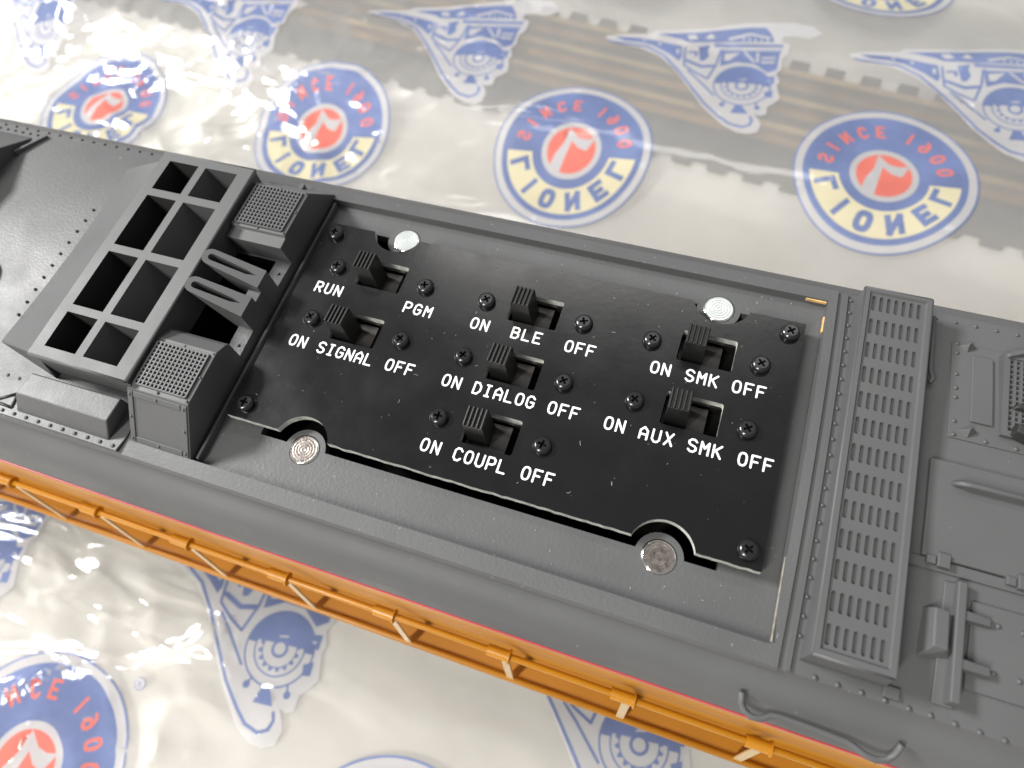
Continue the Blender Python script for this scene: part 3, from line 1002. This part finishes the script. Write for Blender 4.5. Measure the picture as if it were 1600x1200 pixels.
# sloping flank on the long side
mb = MB()
mb.frustum([(-59.3, 1.2, arch(1) - .2), (-41.0, -3.0, arch(-3) - .2), (-41.0, 56.4, arch(56) - .2), (-59.3, 53.0, arch(53) - .2)],
           [(-58.9, 1.6, arch(1.6) + .10), (-41.02, -1.3, 7.2), (-41.02, 52.0, 7.2), (-58.9, 52.6, arch(52.6) + .10)])
build('flank', mb, M['grey_clean'], exb)
mb = MB()
# rolled rim
for p, q in (((EX[0], EX[2]), (EX[1], EX[2])), ((EX[1], EX[2]), (EX[1], EX[3])), ((EX[1], EX[3]), (EX[0], EX[3]))):
    mb.tube([(p[0], p[1], EX[4] - .38), (q[0], q[1], EX[4] - .38)], 0.42, 8)
build('rim', mb, M['grey_clean'], exb, smooth=True)

# ------------------------------------------------------------------ intake hoods
def grate(name, parent, x0, x1, y0, y1, za, zb_, n1_, n2_):
    """woven grate: bars both ways over a dark bed (z runs from za at y0 to zb_ at y1)"""
    mb = MB()
    zz = lambda y: za + (zb_ - za) * (y - y0) / (y1 - y0)
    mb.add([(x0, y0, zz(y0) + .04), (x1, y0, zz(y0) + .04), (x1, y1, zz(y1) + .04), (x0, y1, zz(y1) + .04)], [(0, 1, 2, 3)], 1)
    for k in range(n1_ + 1):
        x = x0 + (x1 - x0) * k / n1_
        mb.frustum([(x - .26, y0, zz(y0) + .05), (x + .26, y0, zz(y0) + .05), (x + .26, y1, zz(y1) + .05), (x - .26, y1, zz(y1) + .05)],
                   [(x - .16, y0, zz(y0) + .5), (x + .16, y0, zz(y0) + .5), (x + .16, y1, zz(y1) + .5), (x - .16, y1, zz(y1) + .5)])
    for k in range(n2_ + 1):
        y = y0 + (y1 - y0) * k / n2_
        mb.frustum([(x0, y - .24, zz(y) + .05), (x1, y - .24, zz(y) + .05), (x1, y + .24, zz(y) + .05), (x0, y + .24, zz(y) + .05)],
                   [(x0, y - .14, zz(y) + .42), (x1, y - .14, zz(y) + .42), (x1, y + .14, zz(y) + .42), (x0, y + .14, zz(y) + .42)])
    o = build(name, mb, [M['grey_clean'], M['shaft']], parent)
    return o

def rivets(name, pts, parent, r=0.34, h=0.3, mat='grey_clean'):
    mb = MB()
    for x, y, z in pts:
        mb.lathe([(r, -0.2), (r, h * .35), (r * .75, h * .8), (r * .3, h)], (x, y, z), 8)
    return build(name, mb, M[mat], parent, kind='stuff', smooth=True, sharp=50)

mb = MB()
mb.profile_x([(-10.5, -2.2), (12.4, -0.4), (12.4, 5.5), (11.6, 6.3), (9.2, 7.5), (-2.3, 7.3), (-10.5, -1.5)][::-1], -17.6, -3.4)
hood = build('intake_hood', mb, M['grey_clean'], loco, bevel=0.18, label='intake hood with square mesh top and framed sloping end')
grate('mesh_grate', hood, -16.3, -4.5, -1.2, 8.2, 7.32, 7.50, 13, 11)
# frame on the sloping end
mb = MB()
def slope_pt(x, t, up):
    y = -10.5 + t * 8.2
    z = -1.5 + t * 8.8
    return (x, y - up * .73, z + up * .68)
for (xa, xb, ta, tb) in ((-17.4, -16.1, .03, .97), (-5.0, -3.6, .03, .97), (-16.1, -5.0, .03, .14), (-16.1, -5.0, .86, .97)):
    B_ = [slope_pt(xa, ta, -.05), slope_pt(xb, ta, -.05), slope_pt(xb, tb, -.05), slope_pt(xa, tb, -.05)]
    T_ = [slope_pt(xa + .1, ta + .01, .28), slope_pt(xb - .1, ta + .01, .28), slope_pt(xb - .1, tb - .01, .28), slope_pt(xa + .1, tb - .01, .28)]
    mb.frustum(B_, T_)
build('end_frame', mb, M['grey_clean'], hood, bevel=0.08)
pts = []
for x in (-16.8, -4.3):
    for t_ in (.1, .5, .9):
        pts.append(slope_pt(x, t_, .26))
for t_ in (.08, .92):
    pts.append(slope_pt(-10.6, t_, .26))
rivets('rivet_heads', pts, hood, 0.32, 0.3)
rivets('rivet_heads', [(x, y, 7.4) for x in (-17, -10.6, -3.9) for y in (-1.8, 8.8)] + [(-3.9, 3.4, 7.4), (-17.1, 3.4, 7.4)], hood, 0.28, 0.26)

mb = MB()
mb.profile_x([(58.3, -2.6), (58.3, -2.0), (50.7, 7.0), (38.9, 7.05), (38.5, 6.3), (36.0, 6.15), (36.4, -0.4)], -17.0, -3.4)
hood2 = build('intake_hood', mb, M['grey_clean'], loco, bevel=0.18, label='intake hood with square mesh top and ledge by the round magnet')
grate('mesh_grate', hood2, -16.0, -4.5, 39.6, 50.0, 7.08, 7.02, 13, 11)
rivets('rivet_heads', [(x, y, 7.05) for x in (-16.6, -10.3, -3.9) for y in (39.2, 50.4)] + [(-3.9, 45, 7.05)], hood2, 0.28, 0.26)
# small bracket behind it by the stack
mb = MB()
mb.frustum([(-17, 52.4, -1.5), (-12.6, 52.4, -1.5), (-12.6, 56.6, -1.8), (-17, 56.6, -1.8)], [(-17, 53.4, 3.2), (-14.2, 53.4, 2.6), (-14.2, 54.6, 2.6), (-17, 54.6, 3.2)])
mb.box(-10.9, -9.9, 54.2, 57.0, -2, 1.4)
build('bracket', mb, M['grey_clean'], loco, bevel=0.1)

# twin slotted vents between the hoods
def vent(yl0, yl1, yr0, yr1, xr, label):
    mb = MB()
    xl = -16.9
    cy = (yl0 + yl1) / 2
    r = (yl1 - yl0) / 2
    outl = circle(xl + r, cy, r, 9, math.radians(90), math.radians(270)) + [(xr, yr0), (xr, yr1)]
    mid = (yr0 + yr1) / 2
    sl = circle(xl + r + .2, cy, 0.78, 7, math.radians(90), math.radians(270)) + [(-7.0, mid - .1), (xr - 1.4, mid + .35), (-7.0, mid + .85)]
    z1 = 9.5
    V, F, cen = cdt([outl, sl])
    ok = inside(outl, cen[:, 0], cen[:, 1]) & ~inside(sl, cen[:, 0], cen[:, 1])
    zt = lambda x: z1 - 0.23 * (x - xl)
    mb.add([(x, y, zt(x)) for x, y in V], [tuple(int(i) for i in f) for f in F[ok]])
    n = len(outl)
    for i in range(n):
        p, q = outl[i], outl[(i + 1) % n]
        def low(p):
            # the flanks draw in towards the foot at the rounded end
            s_ = max(0.0, min(1.0, (xr - 4 - p[0]) / 7.0))
            return (p[0] + 7.0 * s_, p[1], -5.5)
        mb.add([(p[0], p[1], zt(p[0])), (q[0], q[1], zt(q[0])), low(q), low(p)], [(0, 3, 2, 1)])
    m = len(sl)
    for i in range(m):
        p, q = sl[i], sl[(i + 1) % m]
        mb.add([(p[0], p[1], zt(p[0])), (q[0], q[1], zt(q[0])), (q[0], q[1], 1.4), (p[0], p[1], 1.4)], [(0, 1, 2, 3)])
    V2, F2, c2 = cdt([sl])
    k2 = inside(sl, c2[:, 0], c2[:, 1])
    mb.add([(x, y, 1.4) for x, y in V2], [tuple(int(i) for i in f) for f in F2[k2]])
    return build('slotted_vent', mb, M['grey_clean'], loco, bevel=0.14, label=label)
vent(26.9, 30.6, 25.6, 29.9, -3.5, 'slotted vent beside the mesh hood with the ledge')
vent(19.8, 23.5, 18.4, 23.2, -3.5, 'slotted vent beside the hood with the framed end')
mb = MB()
mb.box(-6.6, -3.55, 23.1, 25.7, .2, 4.5)
build('vent_bridge', mb, M['grey_clean'], loco, bevel=0.1)
rivets('rivet_heads', [(-5.0, 33.0, arch(33)), (-5.0, 14.5, arch(14.5))], loco, 0.35, 0.3)

# low box on its riveted base plate, near side of the stack
zp = arch(-8) - .1
mb = MB()
mb.prism([(-120, -13.35), (-19.2, -13.35), (-18.6, -10.2), (-18.6, -3.0), (-120, -3.0)], -2.4, -0.86)
bp_ = build('base_plate', mb, M['grey_rough'], loco, bevel=0.12)
rivets('rivet_heads', [(-20.3 - 3.15 * k, -12.55, -0.87) for k in range(26)] + [(-46.5 - 3.1 * k, -5.2, -0.87) for k in range(20)], bp_, 0.42, 0.34)
mb = MB()
mb.frustum([(-45.4, -11.9, -.9), (-21.8, -11.9, -.9), (-21.4, -3.6, -.9), (-45.0, -3.6, -.9)], [(-44.2, -9.1, 3.0), (-21.3, -9.0, 3.0), (-21.1, -3.9, 3.0), (-43.6, -4.1, 3.0)])
build('low_box', mb, M['grey_rough'], loco, bevel=0.3, seg=3, label='long low box on the riveted base plate')
# raised lifting triangle mark
mb = MB()
tri = [(-52.3, -11.3), (-47.0, -11.5), (-47.6, -8.3)]
for i in range(3):
    p, q = tri[i], tri[(i + 1) % 3]
    mb.tube([(p[0], p[1], -.8), (q[0], q[1], -.8)], 0.32, 8)
build('lifting_mark', mb, M['frame'], bp_, smooth=True)

# ------------------------------------------------------------------ left end of the roof
rivets('rivet_heads', [(-58.85, 38.3 - 3.36 * k, arch(38.3 - 3.36 * k) + .05) for k in range(10)], loco, 0.36, 0.35, 'shaft')
rivets('rivet_heads', [(-103.4 + 3.63 * k, 58.9, arch(58.9)) for k in range(-12, 14)], loco, 0.36, 0.3, 'shaft')
rivets('rivet_heads', [(-103.9 + 2.52 * k, 57.4, arch(57.4)) for k in range(-12, 6)], loco, 0.36, 0.3, 'shaft')
mb = MB()
mb.profile_x([(56.5, -2.0), (56.3, -1.3), (40, 8.0), (6, 8.0), (-10.3, -1.3), (-10.5, -2.2)], -175, -92)
build('roof_vent_cowl', mb, M['grey_clean'], loco, bevel=0.2)
mb = MB()
mb.frustum([(-92, 50.0, -1.6), (-91.3, 49.6, -1.6), (-87.4, 57.4, -2), (-88.0, 57.6, -2)], [(-92, 50.0, 0.6), (-91.4, 49.6, .6), (-87.5, 57.4, -.6), (-88.0, 57.6, -.6)])
build('fin', mb, M['grey_clean'], loco)
mb = MB()
mb.lathe([(4.4, -.3), (4.4, 1.4), (4.0, 1.8)], (-75.2, 14.6, arch(14)), 32)
build('round_cap', mb, M['shaft'], loco, smooth=True, sharp=40)

# ------------------------------------------------------------------ louvred grille
GX0, GX1, GY0, GY1, GZ = 112.25, 123.9, -10.6, 57.6, 4.0
mb = MB()
inn = [(GX0 + .85, GY0 + .95), (GX1 - .75, GY0 + .95), (GX1 - .75, GY1 - .7), (GX0 + .85, GY1 - .7)]
out_ = [(GX0, GY0), (GX1, GY0), (GX1, GY1), (GX0, GY1)]
plate(mb, out_, [inn], GZ, None)
# bevel into the sunk face
zi = GZ - .45
inn2 = [(inn[0][0] + .25, inn[0][1] + .3), (inn[1][0] - .25, inn[1][1] + .3), (inn[2][0] - .25, inn[2][1] - .3), (inn[3][0] + .25, inn[3][1] - .3)]
for i in range(4):
    j = (i + 1) % 4
    mb.add([(*inn[i], GZ), (*inn[j], GZ), (*inn2[j], zi), (*inn2[i], zi)], [(0, 1, 2, 3)])
for i in range(4):
    j = (i + 1) % 4
    b = [(GX0 - .5, GY0 - .75), (GX1 + .7, GY0 - .75), (GX1 + .7, GY1 + .3), (GX0 - .5, GY1 + .3)]
    mb.add([(*b[i], -2.6), (*b[j], -2.6), (*out_[j], GZ), (*out_[i], GZ)], [(0, 1, 2, 3)])
slots = []
SWD, SLN = 0.37, 1.66
for r_ in range(13):
    for c_ in range(7):
        slots.append((114.08 + 1.305 * c_, 54.55 - 5.14 * r_))
def slot_poly(cx, cy):
    return [(cx - SWD, cy - SLN + .2), (cx - .12, cy - SLN), (cx + .12, cy - SLN), (cx + SWD, cy - SLN + .2), (cx + SWD, cy + SLN - .2), (cx + .12, cy + SLN), (cx - .12, cy + SLN), (cx - SWD, cy + SLN - .2)]
plate(mb, inn2, [slot_poly(*s_) for s_ in slots], zi, None)
grille = build('louvre_grille', mb, M['grey_clean'], loco, bevel=0.0, label='long raised grille with thirteen rows of seven slots')
src = None
for cx, cy in slots:
    if src is None:
        mb = MB()
        p = slot_poly(0, 0)
        n = len(p)
        mb.add([(x, y, 0.0) for x, y in p] + [(x * .8, y * .97, -.58) for x, y in p], [(i, (i + 1) % n, n + (i + 1) % n, n + i) for i in range(n)] + [tuple(range(n, 2 * n))])
        src = build('slot', mb, M['grey_clean'], grille, origin=(0, 0, 0))
        po = ORG[grille.name]
        ORG[src.name] = (cx, cy, zi)
        src.location = ((cx - po[0]) * S, (cy - po[1]) * S, (zi - po[2]) * S)
    else:
        inst('slot', src, (cx, cy, zi), grille)
mb = MB()
for p, q in (((GX0, GY0), (GX1, GY0)), ((GX1, GY0), (GX1, GY1)), ((GX1, GY1), (GX0, GY1)), ((GX0, GY1), (GX0, GY0))):
    mb.tube([(p[0], p[1], GZ - .3), (q[0], q[1], GZ - .3)], 0.33, 8)
build('rim', mb, M['grey_clean'], grille, smooth=True)

# ridge and rivets beside the grille, following the arch
def arch_strip(x0, x1, y0, y1, h, name, par=loco, off=-.55):
    yy = [y0 + (y1 - y0) * k / 18 for k in range(19)]
    v = []
    for y in yy:
        z = arch(y) + off
        v += [(x0, y, z - .3), (x0 + .12, y, z + h), (x1 - .12, y, z + h), (x1, y, z - .3)]
    fs = []
    for i in range(18):
        for k in range(3):
            fs.append((i * 4 + k, i * 4 + k + 1, (i + 1) * 4 + k + 1, (i + 1) * 4 + k))
    fs += [(0, 1, 2, 3), (18 * 4 + 3, 18 * 4 + 2, 18 * 4 + 1, 18 * 4)]
    mb = MB()
    mb.add(v, [f[::-1] for f in fs])
    return build(name, mb, M['grey_clean'], par)
arch_strip(110.1, 110.75, -13.5, 59.2, .62, 'ridge_strip')
rivets('rivet_heads', [(111.3, 58.0 - 3.13 * k, arch(58 - 3.13 * k) - .5) for k in range(22)], loco, 0.36, 0.36)
near_r = [(114.5, -13.1), (117.9, -13.1), (121.4, -13.1), (124.8, -13.1), (128.2, -13.2), (131.3, -13.15), (134.7, -13.25), (138.1, -13.3), (141.5, -13.3), (145, -13.3), (148.4, -13.3)]
rivets('rivet_heads', [(x, y, arch(y) - .5) for x, y in near_r], loco, 0.42, 0.36)
rivets('rivet_heads', [(126.7 + 3.55 * k, 57.9, arch(57.9) - .5) for k in range(8)], loco, 0.36, 0.34)

# ------------------------------------------------------------------ right end fittings
mb = MB()
mb.tube([(125.6, 56.6, .2), (125.7, 50, .5), (125.8, 44.6, .6), (126.4, 43.2, .5), (126.0, 42.3, .2)], .42, 8)
build('lift_hook', mb, M['grey_clean'], loco, smooth=True)
def slab(name, x0, x1, y0, y1, h, bev=.18, par=loco, off=-.55, label=None):
    mb = MB()
    yy = [y0 + (y1 - y0) * k / 6 for k in range(7)]
    prof_ = [(y, arch(y) + off + h) for y in yy] + [(y1, arch(y1) + off - .4), (y0, arch(y0) + off - .4)]
    mb.profile_x(prof_[::-1], x0, x1)
    return build(name, mb, M['grey'], par, bevel=bev, label=label)
hp = slab('hatch_plate', 129.7, 175, 32.6, 53.0, .28, .1)
rivets('rivet_heads', [(130.5, y, arch(y) - .28) for y in (53.4 - .7, 50.6, 45.8, 42.8, 40.8, 35.9, 33.2)] + [(135.6, 33.2, arch(33) - .28), (140.4, 33.2, arch(33) - .28), (145, 33.2, arch(33) - .28)], hp, 0.4, 0.36)
slab('raised_strip', 133.0, 136.5, 36.4, 50.5, .75, .12, hp)
for lx, ly in ((132.3, 52.3), (132.8, 34.3)):
    z = arch(ly) - .4
    mb = MB()
    mb.add([(lx - 1.7, ly, z), (lx, ly - 1.3, z), (lx + 1.6, ly + .2, z), (lx, ly + 1.5, z), (lx - .1, ly - .1, z + 1.5), (lx + .3, ly + .5, z + 1.4)],
           [(0, 1, 4), (1, 2, 5, 4), (2, 3, 5), (3, 0, 4, 5)])
    build('lug', mb, M['grey_clean'], hp, bevel=0.08)
# fan hatch at the edge of the picture
mb = MB()
outl = [(137.6, 34.9), (178, 34.9), (178, 51.6), (137.6, 51.6)]
inl = [(138.6, 36.0), (177, 36.0), (177, 50.6), (138.6, 50.6)]
plate(mb, outl, [inl], 1.0, -1.2)
fan = build('fan_hatch', mb, M['grey_clean'], loco, bevel=.12)
grate('mesh_grate', fan, 138.6, 152, 36.0, 50.6, .3, .3, 13, 14)
mb = MB()
mb.frustum([(138.8, 35.0, .4), (170, 26, .4), (172, 30, .4), (139.6, 37.4, .4)], [(139.4, 35.4, 2.6), (170, 27, 6), (171, 29, 6), (139.8, 36.9, 2.6)])
build('cross_bar', mb, M['frame'], fan, bevel=.2)
mb = MB()
mb.frustum([(138.9, 40.2, .4), (160, 38.5, .4), (160, 44.5, .4), (139.6, 41.6, .4)], [(139.8, 40.6, 1.6), (160, 40, 3), (160, 43, 3), (140, 41.3, 1.6)])
build('cross_bar', mb, M['frame'], fan, bevel=.2)
mb = MB()
mb.frustum([(137.8, 50.2, .5), (165, 62, .3), (165, 66, .3), (137.6, 51.6, .5)], [(138.2, 50.5, 1.5), (165, 63, 5), (165, 65, 5), (138.1, 51.3, 1.5)])
build('cross_bar', mb, M['grey_clean'], fan, bevel=.2)
# big hinged door plate with grab handle
door = slab('hinged_cover', 127.1, 176, 10.4, 27.6, .95, .25, label='flat hinged cover plate with a bar handle')
mb = MB()
mb.tube([(130.6, 23.8, .5), (131.8, 23.5, 2.2), (133, 23.5, 2.4), (140.4, 23.5, 2.4), (141.6, 23.5, 2.2), (142.6, 23.6, .5)], .5, 8)
build('bar_handle', mb, M['grey_clean'], door, smooth=True)
for hx in (129.3, 141.0, 152.7):
    mb = MB()
    mb.box(hx - 1.5, hx - .1, 9.2, 10.6, -.5, 1.0)
    mb.box(hx, hx + 1.9, 8.9, 11.2, -.5, 1.35)
    build('hinge', mb, M['grey_clean'], door, bevel=.15)
slab('hinge_rail', 125.2, 176, 8.4, 10.2, .5, .12)
# small block, flanged bar and side plate
mb = MB()
zb = arch(-2) - .7
mb.frustum([(128.2, -5.4, zb), (131.9, -4.9, zb), (131.9, 2.4, zb), (128.2, 2.4, zb)], [(129.55, -3.6, 1.6), (131.6, -3.75, 1.6), (131.5, 2.15, 1.6), (129.45, 2.3, 1.6)])
build('block', mb, M['grey_clean'], loco, bevel=.2)
fb = slab('flange_plate', 131.0, 134.0, -11.4, 7.2, .55, .15)
mb = MB()
mb.profile_x([(7.55, -.4), (7.5, 1.45), (-10.8, 1.2), (-11.1, -1.6)], 132.45, 133.9)
build('upright_bar', mb, M['grey_clean'], fb, bevel=.25)
sp = slab('side_plate', 135.2, 176, -8.0, 5.3, .5, .15)
for py_, tx in ((2.5, 138.0), (-4.9, 138.2)):
    mb = MB()
    mb.frustum([(133.6, py_ - .95, -.6), (tx, py_ - .9, -.6), (tx, py_ + .9, -.6), (133.6, py_ + .95, -.6)], [(133.6, py_ - .75, 1.15), (tx - .3, py_ - .6, .75), (tx - .3, py_ + .6, .75), (133.6, py_ + .75, 1.15)])
    build('prong', mb, M['grey_clean'], fb, bevel=.2)
rivets('rivet_heads', [(x, y, arch(y) - .1) for x in (139, 142.5, 150) for y in (2.5, -4.6)], sp, .42, .4)
# tab at the foot of the grille
mb = MB()
mb.box(124.2, 126.6, -12.7, -10.9, -2.6, -1.35)
build('tab', mb, M['grey_clean'], loco, bevel=.15)
# grab iron on the shoulder
hz = -7.0
pts = [(104.85, -18.4, -5.2), (105.2, -19.6, -6.3), (105.9, -20.7, hz), (107.1, -21.35, hz), (108.6, -21.2, hz), (110.0, -20.3, hz), (111.2, -20.0, hz), (115.4, -20.0, hz),
       (121.6, -20.2, hz), (122.9, -20.6, hz), (124.4, -21.2, hz), (126.0, -21.4, hz), (127.6, -20.9, hz), (128.4, -19.9, -6.4), (128.7, -18.8, -5.4), (128.8, -18.2, -5.0)]
mb = MB()
mb.tube(pts, .55, 10)
build('grab_iron', mb, M['grey_clean'], loco, smooth=True, label='bent grab iron on the roof shoulder')

# ------------------------------------------------------------------ yellow sides, rails, running gear
for s, nm in ((-1, 'near'), (1, 'far')):
    yo = YC + s * 43.6
    yi = YC + s * 40.5
    a, b = min(yo, yi), max(yo, yi)
    mb = MB()
    mb.box(X0, X1, a, b, -72, -17.0)
    build('side_wall', mb, M['yellow'], loco)
    mb = MB()
    a2, b2 = min(yo + s * .58, yi), max(yo + s * .58, yi)
    mb.box(X0, X1, a2, b2, -17.0, -14.2)
    build('stripe', mb, M['red'], loco, label='thin red stripe under the grey roof')
    yd = YC + s * 50.6
    mb = MB()
    mb.box(X0, X1, min(yi, yd), max(yi, yd), -75.5, -71.5)
    build('walkway', mb, M['yellow_deck'], loco, bevel=.3)
    yr = YC + s * 46.3
    yl = YC + s * 50.0
    mb = MB()
    mb.tube([(X0, yr, -45), (X1, yr, -45)], 0.75, 10)
    build('handrail', mb, M['yellow'], loco, smooth=True)
    mb = MB()
    mb.tube([(X0, yl, -71.0), (X1, yl, -71.0)], 0.85, 10)
    build('lower_rail', mb, M['yellow_deck'], loco, smooth=True)
    for k in range(-10, 12):
        x = 3.4 + 28.4 * k
        mb = MB()
        mb.tube([(x - 3.0, yr, -45), (x + 1.9, yr, -45)], 1.3, 14)
        mb.lathe([(0, 0)], (0, 0, 0), 3, cap_top=False)
        mb.v = mb.v[:-3]
        mb.tube([(x + 1.9, yr, -45), (x + 2.3, yr, -45)], 1.65, 14)
        st_ = build('stanchion_clip', mb, M['yellow'], loco, smooth=True, sharp=40)
        mb = MB()
        mb.frustum([(x - .2, yl - .3, -71.6), (x + 1.7, yl - .3, -71.6), (x + 1.7, yl + .3, -71.6), (x - .2, yl + .3, -71.6)],
                   [(x - .2, yr - .3, -45.4), (x + 1.7, yr - .3, -45.4), (x + 1.7, yr + .3, -45.4), (x - .2, yr + .3, -45.4)])
        build('stanchion', mb, M['nylon'], loco, bevel=.1)
mb = MB()
for xe in (X0, X1):
    mb.box(xe - 2, xe + 2, YC - 43.4, YC + 43.4, -70, -3.2)
build('end_wall', mb, M['yellow'], loco)
mb = MB()
mb.box(X0 + 6, X1 - 6, YC - 34, YC + 34, -88, -75.5)
build('underframe', mb, M['frame'], loco, bevel=1)
for xc in (-225, 225):
    mb = MB()
    mb.box(xc - 75, xc + 75, YC - 30, YC - 24, -124, -96)
    mb.box(xc - 75, xc + 75, YC + 24, YC + 30, -124, -96)
    mb.box(xc - 14, xc + 14, YC - 24, YC + 24, -100, -88)
    build('truck_frame', mb, M['frame'], loco, bevel=1.5)
    for dx in (-52, 0, 52):
        for ys_ in (-1, 1):
            mb = MB()
            mb.tube([(xc + dx, YC + ys_ * 20.5, -116.6), (xc + dx, YC + ys_ * 24, -116.6)], 20, 32)
            build('wheel', mb, M['steel'], loco, smooth=True, sharp=40)
mb = MB()
mb.profile_x([(YC - 30, -90), (YC + 30, -90), (YC + 30, -118), (YC + 22, -126), (YC - 22, -126), (YC - 30, -118)], -110, 110)
build('fuel_tank', mb, M['frame'], loco, bevel=1.5)

# ------------------------------------------------------------------ dust and lint lying on the board and recess
rnd = random.Random(19)
mb = MB()
for k in range(46):
    x, y = rnd.uniform(2, 101), rnd.uniform(1, 48)
    if any(SLX[i][0] - .5 < x < SLX[i][1] + .5 and SLY[j][0] - .5 < y < SLY[j][1] + .5 for i, j in SW):
        continue
    if any(math.hypot(x - mx, y - my) < 6.5 for mx, my in MAG):
        continue
    a = rnd.uniform(0, 6.28)
    l = rnd.uniform(.08, .55) if k % 4 else rnd.uniform(.5, 1.0)
    b = a + rnd.uniform(-.8, .8)
    p1 = (x + l * .5 * math.cos(a), y + l * .5 * math.sin(a))
    p2 = (p1[0] + l * .5 * math.cos(b), p1[1] + l * .5 * math.sin(b))
    mb.tube([(x, y, .06), (p1[0], p1[1], .09), (p2[0], p2[1], .06)], rnd.uniform(.03, .055), 5)
build('dust_lint', mb, plastic('grey_lint', (0.30, 0.30, 0.30), 0.9), board, kind='stuff')
mb = MB()
for k in range(34):
    x, y = rnd.uniform(0, 106), rnd.uniform(-9.5, -2.5) if k % 3 else rnd.uniform(51, 56)
    if any(math.hypot(x - mx, y - my) < 4.5 for mx, my in MAG):
        continue
    a = rnd.uniform(0, 6.28)
    l = rnd.uniform(.06, .4)
    mb.tube([(x, y, ZF + .05), (x + l * math.cos(a), y + l * math.sin(a), ZF + .05)], rnd.uniform(.03, .07), 5)
build('dust_lint', mb, bpy.data.materials['grey_lint'], loco, kind='stuff')
